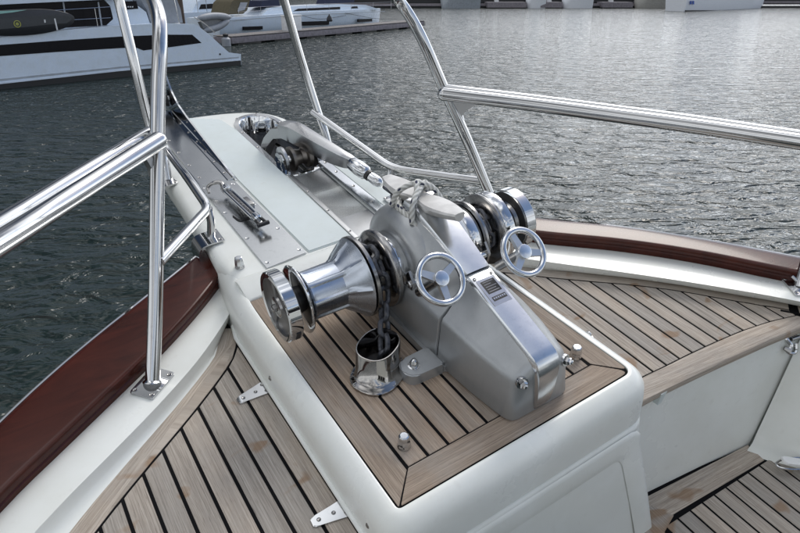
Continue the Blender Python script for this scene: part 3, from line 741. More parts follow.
for x, y in ((.697, 2.12), (.697, 1.98), (.697, 1.84), (.725, 2.250), (.802, 2.252), (.848, 2.13)): screw(t, V(x, y, ZP + .0042), r=.004)
t = thing('channel_plate', 'dark reflecting steel trough leading from the slot back to the windlass', 'plate', (.76, 1.45, ZP))
bm = bmesh.new()
loft(bm, [[V(x, y, ZP + z) for x, z in ((.6965, .0), (.6965, .0045), (.7095, .0045), (.7110, .0035), (.7130 + q_, k_), (.8040, k_), (.806, .004), (.8065, .0045), (.8065, .0))] for y, k_, q_ in ((1.312, .0030, 0), (1.42, .001, .001), (1.738, -.040, .014))])
finish('trough', bm, 'trough_steel', t, smooth=40)
for y in (1.35, 1.48, 1.61): screw(t, V(.703, y, ZP + .0045), r=.0038)
t = thing('deck_strip', 'narrow bright steel strip with screws running beside the trough, below the anchor chain', 'strip', (.85, 1.5, ZP))
finish('strip', prism([(.813, 1.31), (.846, 1.31), (.842, 1.755), (.812, 1.755)], ZP, ZP + .014, .0015, 2), 'cast_bright', t, smooth=40)
for y in (1.35, 1.44, 1.55, 1.66, 1.735): screw(t, V(.829, y, ZP + .014), r=.0042)
finish('side_panel', prism([(.850, 1.31), (.925, 1.31), (.895, 1.56), (.870, 1.72), (.846, 1.74)], ZP, ZP + .008, .003, 2), 'gelcoat_panel', t, smooth=40)

# bow roller under the anchor
t = thing('bow_roller', 'stainless bow roller wheel in the slot under the anchor shank', 'roller', (.77, 1.78, ZP))
rc = V(.768, 1.815, .022)
bm = bmesh.new(); lathe(bm, [(-.030, .0), (-.030, .036), (-.028, .041), (-.018, .041), (-.014, .030), (.010, .024), (.022, .030), (.026, .041), (.040, .041), (.042, .036), (.042, .0)], rc, (1, 0, 0), 36); finish('wheel', bm, 'roller_bronze', t)
bm = bmesh.new(); lathe(bm, [(-.056, 0), (-.056, .040), (-.055, .0425), (-.047, .0425), (-.045, .040), (-.045, 0)], rc + V(0, .004, .004), (1, 0, 0), 36); finish('side_disc', bm, 'cast', t)
bm = bmesh.new(); lathe(bm, [(-.066, 0), (-.066, .012), (-.060, .016), (.060, .016), (.066, .012), (.066, 0)], rc, (1, 0, 0), 18); finish('axle', bm, 'steel', t)
for s in (-1, 1):
    bm = bmesh.new(); cx_ = rc.x + s * .0595 - .002
    pr = [(-.050, -.05), (-.030, .018), (-.012, .028), (.012, .028), (.030, .018), (.050, -.05)]
    loft(bm, [[V(cx_ + dx, rc.y + a, rc.z + b2) for a, b2 in pr] for dx in (-.003, .003)]); bevel(bm, .001, 1); finish('bracket', bm, 'steel', t)
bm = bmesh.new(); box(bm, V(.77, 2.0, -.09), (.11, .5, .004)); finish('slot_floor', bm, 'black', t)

# ------------------------------------------------------------------ anchor, swivel and its chain
t = thing('anchor', 'big polished anchor shank lying along the right side of the bow, tapering towards the windlass', 'anchor', (.84, 1.9, .09))
tip = at(353, 164, .083)
cr_ = [(277, 125, .118), (284, 126.5, .119), (291, 129, .117), (318, 144.5, .107), (338, 155, .098), (347, 159, .092), (351, 161.5, .089)]
wds = (.046, .050, .050, .043, .033, .027, .022); hts = (.046, .052, .055, .052, .042, .034, .028)
cp = [at(*q) for q in cr_]; dirA = (cp[0] - cp[-1]); bm = bmesh.new(); secs = []
side_ = V(dirA.y, -dirA.x, 0).normalized()
if side_.dot(V(.6, 1, 0)) < 0: side_ = -side_
sp_ = smoothpath(cp, 4); ns_ = len(sp_)
for i, p in enumerate(sp_):
    f_ = i / (ns_ - 1) * (len(wds) - 1); k_ = min(int(f_), len(wds) - 2); q = f_ - k_; wd_ = wds[k_] + (wds[k_ + 1] - wds[k_]) * q; ht = hts[k_] + (hts[k_ + 1] - hts[k_]) * q
    secs.append([p, p + side_ * wd_ * .5 + V(0, 0, .004), p + side_ * wd_ + V(0, 0, .001), p + side_ * (wd_ - .004) - V(0, 0, ht), p + side_ * wd_ * .5 - V(0, 0, ht + .004), p + side_ * .003 - V(0, 0, ht)])
loft(bm, secs); bevel(bm, .0025, 2, 40); finish('shank', bm, 'shank_steel', t, smooth=40)
# folded plate where the shank turns down over the roller, then the fluke
u_ = V(dirA.x, dirA.y, 0).normalized()
bm = bmesh.new(); h2 = cp[0] + side_ * .025 - V(0, 0, .004)
pth = [h2 - u_ * .004, h2 + u_ * .035 + V(0, 0, -.012), h2 + u_ * .075 + V(0, 0, -.055), h2 + u_ * .12 + V(0, 0, -.13), h2 + u_ * .2 + V(0, 0, -.27)]
secs = []
for i, (p, wd_) in enumerate(zip(pth, (.024, .026, .028, .026, .026))):
    secs.append([p + side_ * wd_ + V(0, 0, -.008), p - side_ * wd_ + V(0, 0, -.008), p - side_ * wd_ * .8 + V(0, 0, -.045), p + side_ * wd_ * .8 + V(0, 0, -.045)])
loft(bm, secs); bevel(bm, .004, 2, 25); finish('crown', bm, 'shank_steel', t, smooth=40)
bm = bmesh.new(); p = pth[-1]; u = V(dirA.x, dirA.y, 0).normalized(); s2 = V(u.y, -u.x, 0)
loft(bm, [[p + s2 * .02, p - s2 * .02, p - s2 * .02 - V(0, 0, .02), p + s2 * .02 - V(0, 0, .02)], [p - u * .12 + s2 * .16 - V(0, 0, .10), p - u * .12 - s2 * .16 - V(0, 0, .10), p - u * .12 - s2 * .16 - V(0, 0, .115), p - u * .12 + s2 * .16 - V(0, 0, .115)], [p - u * .42 + s2 * .01 - V(0, 0, .22), p - u * .42 - s2 * .01 - V(0, 0, .22), p - u * .42 - s2 * .01 - V(0, 0, .23), p - u * .42 + s2 * .01 - V(0, 0, .23)]])
finish('fluke', bm, 'steel', t, smooth=30)
t = thing('anchor_swivel', 'chrome anchor swivel joint between the shank end and the dark chain', 'swivel', tip)
ax_ = (at(389, 190, .050) - tip); la = ax_.length; axn = ax_.normalized()
bm = bmesh.new(); lathe(bm, [(-.010, 0), (-.010, .017), (-.004, .021), (la * .18, .0235), (la * .36, .0215), (la * .41, .016), (la * .42, .010)], tip, axn, 24); finish('jaw', bm, 'chrome', t)
bm = bmesh.new(); lathe(bm, [(la * .40, .009), (la * .405, .0165), (la * .48, .0165), (la * .49, .009)], tip, axn, 24); finish('collar', bm, 'black', t)
bm = bmesh.new(); lathe(bm, [(la * .48, .010), (la * .50, .015), (la * .66, .0165), (la * .76, .013), (la * .80, .007), (la * .80, 0)], tip, axn, 24); finish('eye', bm, 'chrome', t)
sd_ = axn.cross(V(0, 0, 1)).normalized(); upn = sd_.cross(axn)
for q_ in (.08, .25):
    bm = bmesh.new(); lathe(bm, [(-.021, 0), (-.021, .005), (-.018, .0065), (.018, .0065), (.021, .005), (.021, 0)], tip + axn * la * q_ , (upn * .8 - sd_ * .5), 14); finish('pin', bm, 'steel_dark', t)

def link_mesh(bm, c, u, v_, L_=.042, W_=.029, r=.0052, seg=8, n=18):
    """stadium ring centred at c, long axis u, wide axis v"""
    pts = []
    rr = W_ / 2 - r; sl = L_ / 2 - W_ / 2
    for i in range(n):
        a = 2 * math.pi * i / n; x = math.cos(a) * rr; y = math.sin(a) * rr; x += sl * (1 if math.cos(a) > 0.01 else -1 if math.cos(a) < -.01 else 0)
        pts.append(c + u * x + v_ * y)
    tube(bm, pts, r, seg, closed=True, up=u.cross(v_))
def chain(path, parent, pitch=.0305, twist0=0, upv=V(0, 0, 1), **kw):
    P = [Vector(p) for p in path]; tot = sum((b2 - a).length for a, b2 in zip(P, P[1:])); n = max(2, int(tot / pitch)); Q = resample(P, n + 1)
    for i in range(n):
        c = (Q[i] + Q[i + 1]) / 2; u = (Q[i + 1] - Q[i]).normalized(); s_ = u.cross(upv)
        if s_.length < .05: s_ = u.cross(V(1, 0, 0))
        s_.normalize(); w2 = s_.cross(u)
        a = R(42) + (math.pi / 2 if (i + twist0) % 2 else 0) + random.uniform(-.12, .12)
        v2 = s_ * math.cos(a) + w2 * math.sin(a)
        bm = bmesh.new(); link_mesh(bm, c, u, v2, **kw); finish('link', bm, 'chain', parent)
t = thing('anchor_chain', 'short run of dark chain between the swivel and the windlass, under the cleat', 'chain', at(390, 192, .05))
chain([at(384, 187, .062), at(396, 196, .05), at(408, 206, .045), at(420, 214, .05)], t)
t = thing('chain_pad', 'small square steel pad with an eye bolted beside the anchor swivel', 'deck pad', at(398, 197, ZP + .01))
pc = at(396, 200, ZP + .010)
bm = bmesh.new(); box(bm, pc + V(0, 0, .003), (.062, .048, .006), bev=.002); finish('base_plate', bm, 'steel', t)
bm = bmesh.new(); tube(bm, [pc + V(-.014, 0, .004)] + [pc + V(-.014 * math.cos(a), 0, .012 + .016 * math.sin(a)) for a in [i * math.pi / 8 for i in range(9)]] + [pc + V(.014, 0, .004)], .0045, 10); finish('eye', bm, 'steel', t)
for a, b2 in ((-1, -1), (1, 1), (-1, 1), (1, -1)): screw(t, pc + V(.024 * a, .017 * b2, .006), r=.004)

# ------------------------------------------------------------------ chain hook and tensioner on the left plate
zc = ZP + .0045
a0 = at(213, 190, zc + .03); a1 = at(262, 226, zc + .02)
t = thing('chain_hook', 'steel chain hook with a turnbuckle body lying on the left deck plate', 'chain hook', ((a0 + a1) / 2).to_tuple())
hk = [at(209, 193, zc + .012), at(208, 187, zc + .022), at(214, 183, zc + .035), at(221, 183, zc + .036), at(225, 190, zc + .028)]
bm = bmesh.new(); P = smoothpath(hk, 6); tube(bm, P, [.0045 + .0035 * (i / len(P)) for i in range(len(P))], 10); finish('claw', bm, 'steel_dark', t)
b0 = at(224, 187, zc + .026); b1 = at(258, 219, zc + .026); u = (b1 - b0).normalized(); s2 = u.cross(V(0, 0, 1)).normalized()
for k_ in (-1, 1):
    bm = bmesh.new(); tube(bm, [b0 + u * .02 + s2 * .010 * k_, b1 - u * .015 + s2 * .010 * k_], .0055, 10); finish('bar', bm, 'chrome', t)
bm = bmesh.new(); lathe(bm, [(0, 0), (0, .013), (.012, .015), (.026, .014), (.030, .008)], b0 + u * .002, u, 18); finish('swivel', bm, 'chrome', t)
bm = bmesh.new(); lathe(bm, [(0, 0), (0, .010), (.004, .014), (.024, .014), (.028, .009), (.028, 0)], b1 - u * .022, u, 18); finish('nut', bm, 'chrome', t)
bm = bmesh.new(); tube(bm, [b0 + u * .03, b1 - u * .01], .0045, 8); finish('screw_rod', bm, 'steel_dark', t)
e0 = b1 + u * .002
bm = bmesh.new(); tube(bm, [e0 - s2 * .009, e0 - s2 * .010 + u * .022, e0 - s2 * .010 + u * .034], .0048, 8); tube(bm, [e0 + s2 * .009, e0 + s2 * .010 + u * .022, e0 + s2 * .010 + u * .034], .0048, 8); finish('fork', bm, 'black', t)
bm = bmesh.new(); lathe(bm, [(-.017, 0), (-.017, .006), (.017, .006), (.017, 0)], e0 + u * .030, s2, 12); finish('pin', bm, 'black', t)
bm = bmesh.new(); pp = at(246, 207, zc); box(bm, V(pp.x, pp.y, zc + .010), (.036, .05, .020), Matrix.Rotation(math.atan2(u.y, u.x) + math.pi / 2, 3, 'Z'), .004); finish('saddle', bm, 'steel_dark', t)
bm = bmesh.new(); tube(bm, smoothpath([at(233, 216, zc + .002), at(240, 220, zc + .003), at(250, 217, zc + .003), at(258, 219, zc + .004)], 5), .0022, 6); finish('lanyard', bm, 'black', t)

# ------------------------------------------------------------------ steel caps with a hexagonal top, small eyes
def deck_stud(p, label):
    t = thing('filler_cap', label, 'deck cap', p, 'round steel caps with a narrower top set in the deck')
    bm = bmesh.new(); lathe(bm, [(0, .0135), (.003, .0135), (.005, .0125), (.009, .0115), (.0095, .0095), (.0095, 0)], p, (0, 0, 1), 24); finish('base', bm, 'steel', t)
    bm = bmesh.new(); lathe(bm, [(.0095, 0), (.0095, .0125), (.026, .0112), (.0295, .0100), (.031, .0075), (.0312, 0)], p, (0, 0, 1), 8); finish('top', bm, 'cast_bright', t, smooth=20)
deck_stud(at(404, 446, 0), 'steel cap on the teak nearest the front left corner of the platform')
deck_stud(at(575, 357, 0), 'steel cap on the teak to the right of the silver windlass housing')
deck_stud(at(240, 267, ZP), 'steel cap on the white moulding left of the deck plate')
def pad_eye(p, label, rz=0):
    t = thing('pad_eye', label, 'pad eye', p)
    bm = bmesh.new(); box(bm, p + V(0, 0, .002), (.014, .024, .004), bev=.001); finish('base', bm, 'steel', t)
    bm = bmesh.new(); tube(bm, [p + V(0, -.008, 0)] + [p + V(0, -.008 * math.cos(a), .004 + .009 * math.sin(a)) for a in [i * math.pi / 6 for i in range(7)]] + [p + V(0, .008, 0)], .0025, 8); finish('ring', bm, 'steel', t)
pad_eye(V(.965, .70, -.018), 'tiny steel eye on the white edge right of the platform')

# ------------------------------------------------------------------ hinges on the left deck
def hinge(tip_px, root_px, label):
    a = at(*tip_px, ZD); c = at(*root_px, ZD); u = (c - a); ln = u.length; u.normalize(); s2 = V(-u.y, u.x, 0)
    t = thing('hinge', label, 'hinge', a, 'flap hinges on the left side deck')
    poly = []
    for s, wd_ in ((.0, .0075), (.004, .0105), (.012, .012), (ln * .55, .0165), (ln * .93, .0200), (ln * .94, .024), (ln, .024)): poly.append((s, wd_))
    pts = [(a + u * s + s2 * w_) for s, w_ in poly] + [(a + u * s - s2 * w_) for s, w_ in poly[::-1]]
    finish('leaf', prism([(p.x, p.y) for p in pts], ZD + .0002, ZD + .0042, .0014, 2), 'steel', t, smooth=40)
    bm = bmesh.new(); k0 = a + u * (ln + .002) + V(0, 0, .006); lathe(bm, [(-.027, 0), (-.027, .0045), (-.026, .0052), (.026, .0052), (.027, .0045), (.027, 0)], k0, s2, 14); kn = finish('knuckle', bm, 'steel', t)
    bm = bmesh.new(); lathe(bm, [(-.029, 0), (-.029, .0025), (.029, .0025), (.029, 0)], k0, s2, 8); finish('pin', bm, 'steel_dark', kn)
    for s, o_ in ((.014, 0), (ln * .55, .0), (ln * .82, .011), (ln * .82, -.011)): screw(t, a + u * s + s2 * o_ + V(0, 0, .0042), r=.0036)
hinge((238, 402), (270, 386), 'steel hinge on the left deck teak, the farther of the two')
hinge((312, 524), (351, 506), 'steel hinge at the bottom edge of the photo, the nearer of the two')
for i, (px, py) in enumerate(((273, 376), (372, 522))):
    p = at(px, py, -.052); p = V(.3085, p.y, -.055)
    o = screw(None, p, (-1, 0, .35), r=.0055, mat='steel', name='side_screw') if False else None
    bm = bmesh.new(); lathe(bm, [(-.003, .0065), (.0015, .006), (.003, .004), (.003, 0)], p, (-1, 0, .3), 14)
    o = finish('side_screw', bm, 'steel_dark', smooth=40, loc=p)
    tag(o, ('small domed screw in the white platform side level with the farther hinge', 'small domed screw in the white platform side near the nearer hinge')[i], 'screw')
# ================================================================== WINDLASS
AY, AZ = 1.020, .126; XC = .712
AXO = V(0, AY, AZ); XA = V(1, 0, 0)
wl = thing('windlass', 'large silver anchor windlass with a drum at each end, on the teak platform', 'windlass', (XC, .95, 0))
def lx(name, prof, mat, parent=wl, seg=56, smooth=35, mats=None, mi=None, ring=False):
    bm = bmesh.new(); lathe(bm, prof, AXO, XA, seg, mi=mi, ring=ring); return finish(name, bm, mat, parent, smooth=smooth, mats=mats)
# --- central casting: a barrel round the shaft standing on a flared foot
def casting():
    bm = bmesh.new(); n = 40; secs = []
    prof = [(-.080, .080, .10), (-.080, .092, .10), (-.078, .104, .11), (-.073, .113, .13), (-.064, .121, .15), (-.050, .1275, .16), (-.030, .131, .17), (.0, .132, .17), (.030, .131, .17), (.050, .1275, .16), (.064, .121, .15), (.073, .113, .13), (.078, .104, .11), (.081, .092, .10), (.083, .080, .10)]
    for dx, r, fw in prof:
        s = []
        for k_ in range(n):
            a = 2 * math.pi * k_ / n; y = math.cos(a) * r; z = math.sin(a) * r * .985
            if y > 0 and dx > -.07 and dx < .07: y *= 1 + .16 * (fw - .1) / .115
            z2 = AZ + z
            if math.sin(a) < -.05:
                z2 = AZ + z * 1.0; y *= 1.0 + .12 * (-math.sin(a))
            s.append(V(XC + dx + .003, AY + y, max(z2, .004)))
        secs.append(s)
    loft(bm, secs); return bm
finish('casting', casting(), 'silver', wl, smooth=50)
# base flange and its feet
bm = prism(roundrect([(.600, .770), (.825, .770), (.830, 1.20), (.600, 1.20)], .03, 4), .0, .020, .006, 2)
finish('base_flange', bm, 'silver', wl, smooth=40)
def lug(x, y, sgn):
    x0, x1 = (x - .029, x + .055) if sgn > 0 else (x - .055, x + .029)
    rr_ = [.026, .004, .004, .026] if sgn > 0 else [.004, .026, .026, .004]
    bm = prism(roundrect([(x0, y - .028), (x1, y - .031), (x1, y + .031), (x0, y + .028)], rr_, 7), 0, .027, .006, 3)
    lg = finish('mounting_foot', bm, 'silver', wl, smooth=40)
    bm = bmesh.new(); lathe(bm, [(0, 0), (0, .0135), (.002, .0135), (.0025, .0095), (.010, .0095), (.012, .0085), (.0165, .0065), (.019, .003), (.0195, 0)], V(x, y, .025), (0, 0, 1), 16)
    finish('bolt', bm, 'steel', lg, smooth=30)
pf = at(415, 368, .022)
lug(pf.x, pf.y + .004, 1); lug(2 * XC - pf.x - .02, 1.13, -1)
# --- gear housing: fore block and long aft cover with a dark joint between them
def hsec(y, wb, ws, wt, zs, zt, z0=.002, cx=XC):
    """half outline at station y: bottom, side, shoulder, sloping cheek, top"""
    hp = [(wb * .96, z0), (wb, z0 + .006), (wb - (wb - ws) * .5, (z0 + zs) * .5), (ws + .001, zs - .018), (ws - .003, zs - .006), (ws - .012, zs + .002), (wt + (ws - wt) * .45, zs + (zt - zs) * .42), (wt + .004, zt - .007), (wt, zt - .002)]
    return [V(cx + a, y, b2) for a, b2 in hp] + [V(cx - a, y, b2) for a, b2 in hp[::-1]]
bm = bmesh.new()
loft(bm, [hsec(.992, .100, .098, .034, .120, .270), hsec(.93, .104, .100, .033, .128, .250), hsec(.86, .104, .098, .032, .130, .224), hsec(.812, .103, .095, .031, .130, .202), hsec(.8095, .100, .092, .030, .128, .200)])
finish('gear_housing', bm, 'silver', wl, smooth=42)
bm = bmesh.new(); loft(bm, [hsec(.811, .098, .089, .030, .125, .196), hsec(.804, .098, .089, .030, .125, .196)]); finish('housing_joint', bm, 'black', wl, smooth=42)
bm = bmesh.new()
ta = [(.8065, .0975, .090, .029, .127, .197), (.804, .1005, .093, .031, .130, .199), (.76, .1000, .091, .031, .128, .1845), (.70, .0950, .086, .030, .122, .166), (.65, .0885, .078, .029, .1165, .150), (.615, .0830, .070, .028, .111, .139), (.602, .0790, .064, .026, .106, .133), (.594, .0720, .055, .022, .098, .124), (.591, .0600, .044, .018, .088, .112)]
loft(bm, [hsec(*q) for q in ta])
cover = finish('end_cover', bm, 'silver', wl, smooth=42)
# polished rib running down the top and over the end
def rib(path, name, mat, parent=wl, th=.006):
    bm = bmesh.new(); secs = []
    for i, (y, z, hw) in enumerate(path):
        a = path[max(i - 1, 0)]; c = path[min(i + 1, len(path) - 1)]; t_ = V(0, c[0] - a[0], c[1] - a[1]).normalized(); nn = V(0, t_.z, -t_.y)
        if nn.z < 0 and abs(t_.y) > .5: nn = -nn
        if i > 0 and nn.dot(prevn) < 0: nn = -nn
        prevn = nn
        p = V(XC, y, z); secs.append([p + V(-hw - .002, 0, 0) - nn * .010, p + V(-hw, 0, 0), p + V(-hw + .003, 0, 0) + nn * th * .8, p + V(-hw * .4, 0, 0) + nn * th, p + V(hw * .4, 0, 0) + nn * th, p + V(hw - .003, 0, 0) + nn * th * .8, p + V(hw, 0, 0), p + V(hw + .002, 0, 0) - nn * .010])
    loft(bm, secs); return finish(name, bm, mat, parent, smooth=32)
rp = [(.8085, .198, .031), (.804, .1985, .031), (.76, .184, .0310), (.70, .1655, .0305), (.64, .1470, .0300), (.615, .1392, .0298), (.603, .1345, .0297), (.595, .128, .0295), (.5905, .119, .0290), (.5870, .105, .0285), (.5860, .08, .0265), (.5862, .05, .0235), (.588, .025, .021), (.593, .010, .019), (.600, .004, .018)]
rb = rib(rp, 'polished_rib', 'cast_bright', th=.0055)
rp2 = [(1.03, .270, .040), (.985, .2665, .038), (.94, .252, .036), (.89, .234, .034), (.84, .214, .032), (.812, .203, .031)]
rib(rp2, 'top_cover', 'cast_bright', th=.007)
# maker's plate and a second small printed strip, screws beside them
def on_rib(y, dx, h=.0062):
    for a, c in zip(rp, rp[1:]):
        if a[0] >= y >= c[0]: k_ = (a[0] - y) / (a[0] - c[0]); return V(XC + dx, y, a[1] + (c[1] - a[1]) * k_ + h)
def rib_quad(y0, y1, x0, x1, mat, name, parent, h=.0062, th=.0008):
    bm = bmesh.new(); c = [on_rib(y0, x0, h), on_rib(y0, x1, h), on_rib(y1, x1, h), on_rib(y1, x0, h)]
    loft(bm, [[p - V(0, 0, .001) for p in c], [p + V(0, 0, th) for p in c]]); return finish(name, bm, mat, parent, smooth=None)
pl = rib_quad(.789, .726, -.0225, .0215, 'steel', 'data_plate', wl, .0056, .0009)
rib_quad(.783, .753, -.0165, .0170, 'print_black', 'print', pl, .0067, .0004)
for i in range(5):
    rib_quad(.7802 - i * .0056, .7788 - i * .0056, -.013, (.012, .004, .014, .009, .013)[i], 'steel_dark', 'print', pl, .0072, .0002)
rib_quad(.745, .735, -.0165, .0170, 'print_black', 'print', pl, .0067, .0004)
for i in range(6): rib_quad(.7425, .7385, -.0145 + i * .0052, -.0145 + i * .0052 + .0034, 'steel', 'print', pl, .0072, .0003)
for dx in (-.0265, .0265):
    p = on_rib(.795, dx * .8); screw(wl, p, (0, -.29, 1), r=.0028)
# acorn nuts on the end cover
def acorn(p, d, parent):
    bm = bmesh.new(); lathe(bm, [(-.004, .0125), (0, .0125), (.0018, .0122), (.002, .0085)], p, d, 24); n_ = finish('washer', bm, 'steel', parent)
    bm = bmesh.new(); lathe(bm, [(.0018, .0088), (.0085, .0088), (.0095, .0078), (.011, .0060), (.0145, .0052), (.016, .003), (.0162, 0)], p, d, 6); finish('acorn_nut', bm, 'steel', parent, smooth=20)
for sgn in (-1, 1): acorn(V(XC + sgn * .056, .5935 + .002, .098), (sgn * .25, -.93, .22), wl)
# --- chain wheels, clutch rings, drums
# left side, inner to outer
lx('clutch_ring', [(.612, .050), (.612, .078), (.614, .0800), (.632, .0800), (.635, .0780), (.637, .050)], 'chrome')
lx('chain_wheel', [(.588, .040), (.589, .060), (.592, .083), (.595, .0895), (.598, .0915), (.607, .0915), (.610, .0885), (.612, .070), (.612, .05)], 'steel_dark')
gl = lx('chain_wheel', [(.540, .05), (.541, .088), (.5435, .0935), (.551, .0935), (.554, .0885), (.558, .062), (.564, .050), (.588, .050), (.588, .04)], 'steel_dark')
def ribbed_drum(x0, x1, xc, r0, rc, mat, name, n=8, sgn=-1):
    """warping drum with raised ribs; x0 = outer end, x1 = where the cone starts, xc = cone rim"""
    bm = bmesh.new(); seg = 96; secs = []
    for x, r, am in ((x0, r0 + .010, 0), (x0 + (x1 - x0) * .06, r0 + .003, .3), (x0 + (x1 - x0) * .15, r0, 1), (x0 + (x1 - x0) * .9, r0 + .001, 1), (x1, r0 + .006, 1), (x1 + (xc - x1) * .30, r0 + .016, 1), (x1 + (xc - x1) * .85, rc - .008, 1), (x1 + (xc - x1) * .95, rc - .002, .3), (xc, rc, 0)):
        s = []
        for k_ in range(seg):
            a = 2 * math.pi * k_ / seg; ph = (a * n / (2 * math.pi)) % 1; d = min(ph, 1 - ph) * 2 * math.pi * r / n
            bumpv = .0042 * am * max(0, 1 - (d / .0055) ** 4) if d < .0055 else 0
            rr = r + bumpv; s.append(V(x, AY + math.sin(a + .25) * rr, AZ + math.cos(a + .25) * rr))
        secs.append(s)
    loft(bm, secs); return finish(name, bm, mat, wl, smooth=28)
ribbed_drum(.410, .500, .538, .0525, .0915, 'drum_steel', 'warping_drum')
lx('drum_flange', [(.394, .02), (.394, .070), (.3955, .0745), (.3985, .0770), (.4015, .0755), (.404, .066), (.412, .058), (.412, .03)], 'steel')
# end wheel with three openings between web arms, hub and cap nut
ew = lx('end_wheel', [(.3475, .066), (.3465, .0765), (.348, .0785), (.372, .0785), (.374, .0765), (.374, .066)], 'chrome', ring=True)
lx('wheel_web', [(.354, .0), (.354, .067), (.372, .067), (.372, .0)], 'web_dark', ew)
for k_ in range(3):
    a = k_ * 2 * math.pi / 3 + .5; bm = bmesh.new(); d = V(0, math.sin(a), math.cos(a)); pd = V(0, math.cos(a), -math.sin(a)); c = V(.354, AY, AZ)
    loft(bm, [[c + d * .012 + pd * .010 + V(.004, 0, 0), c + d * .012 + pd * .008 - V(.005, 0, 0), c + d * .012 - pd * .008 - V(.005, 0, 0), c + d * .012 - pd * .010 + V(.004, 0, 0)], [c + d * .067 + pd * .016 + V(.004, 0, 0), c + d * .067 + pd * .012 - V(.003, 0, 0), c + d * .067 - pd * .012 - V(.003, 0, 0), c + d * .067 - pd * .016 + V(.004, 0, 0)]])
    bevel(bm, .0015, 1); finish('web_arm', bm, 'web_dark', ew)
lx('hub', [(.354, 0), (.354, .026), (.349, .024), (.347, .020), (.3465, .014), (.3465, .0)][::-1], 'steel_dark', ew, 24)
lx('hub_nut', [(.347, 0), (.347, .0095), (.340, .0085), (.3385, .006), (.338, 0)][::-1], 'steel_dark', ew, 6)
bm = bmesh.new(); lathe(bm, [(.372, .0), (.372, .030), (.395, .030), (.395, .0)], AXO, XA, 24); finish('spacer', bm, 'black', wl)
sl = bmesh.new(); aa = -R(24); d = V(0, -math.cos(aa), math.sin(aa)); box(sl, V(.362, AY, AZ) + d * .0785, (.010, .0016, .026), Matrix.Rotation(-aa, 3, 'X')); finish('bar_slot', sl, 'black', ew)
# right side
lx('clutch_ring', [(.798, .050), (.801, .078), (.804, .0800), (.836, .0800), (.839, .0780), (.840, .050)], 'chrome')
lx('chain_wheel', [(.840, .05), (.842, .084), (.845, .0875), (.851, .0875), (.854, .082), (.860, .060), (.882, .060), (.886, .040)], 'steel_dark')
lx('chain_wheel', [(.880, .04), (.884, .060), (.890, .084), (.893, .089), (.8965, .0905), (.901, .0895), (.904, .084), (.904, .04)], 'steel_dark')
lx('clutch_ring', [(.904, .05), (.904, .0865), (.907, .0885), (.930, .0885), (.934, .0855), (.935, .05)], 'chrome')
lx('warping_drum', [(.934, .0), (.934, .070), (.940, .052), (.948, .046), (.966, .046), (.972, .052), (.974, .0)], 'steel_dark')
e2 = lx('end_wheel', [(.973, .0), (.974, .074), (.976, .0785), (1.002, .0785), (1.0045, .0765), (1.0045, .066), (.998, .064), (.998, 0)], 'chrome', seg=56)
lx('wheel_web', [(.9725, .0), (.9725, .0735), (.9738, .0735), (.9738, .0)], 'black', e2)
# pawl brackets beside each clutch ring
def pawl(x, sgn):
    c = V(x, AY - .105, AZ - .010)
    bm = bmesh.new(); pr = [(.018, .052), (.036, .030), (.030, -.008), (.004, -.060), (-.030, -.075), (-.035, -.045), (-.010, .012)]
    for dx in (-.016, .016):
        loft(bm, [[V(c.x + dx + k_, c.y + .03 - a, c.z + b2) for a, b2 in pr] for k_ in (-.003, .003)])
    bevel(bm, .0012, 1); pb = finish('pawl_bracket', bm, 'steel_dark', wl)
    bm = bmesh.new(); lathe(bm, [(-.024, 0), (-.024, .0075), (-.022, .009), (.022, .009), (.024, .0075), (.024, 0)], V(c.x, c.y + .006, c.z + .022), XA, 16); finish('pawl_pin', bm, 'steel', pb)
    bm = bmesh.new(); tube(bm, [V(c.x, c.y + .006, c.z + .02), V(c.x + sgn * .004, c.y + .030, c.z + .000), V(c.x, c.y + .04, c.z - .05)], [.009, .011, .009], 10); finish('pawl', bm, 'steel_dark', pb)
pawl(.637, -1); pawl(.812, 1)
# --- hand wheels
def handwheel(c, label, rot):
    d = V(.05, -.66, .75).normalized(); hw = finish('hand_wheel', bmesh_ring(c, d), 'chrome', wl, smooth=40); hw['label'] = label
    u = V(1, 0, 0); u = (u - d * u.dot(d)).normalized(); v_ = d.cross(u)
    for k_ in range(3):
        a = rot + k_ * 2 * math.pi / 3; e_ = u * math.cos(a) + v_ * math.sin(a); pd = d.cross(e_)
        bm = bmesh.new(); q0 = c + e_ * .008 - d * .003; q1 = c + e_ * .046 - d * .001
        loft(bm, [[q0 + pd * .0085 + d * .003, q0 - pd * .0085 + d * .003, q0 - pd * .0085 - d * .007, q0 + pd * .0085 - d * .007], [q1 + pd * .0065 + d * .002, q1 - pd * .0065 + d * .002, q1 - pd * .0065 - d * .005, q1 + pd * .0065 - d * .005]]); bevel(bm, .0015, 2); finish('spoke', bm, 'cast', hw, smooth=40)
    bm = bmesh.new(); lathe(bm, [(-.014, 0), (-.014, .013), (0, .0150), (.004, .0160), (.0055, .0155), (.0062, .0140), (.0066, 0)], c, d, 28); finish('hub', bm, 'cast_bright', hw)
    bm = bmesh.new(); tube(bm, [c - d * .012, c - d * .10], .0105, 14); finish('spindle', bm, 'steel_dark', hw)
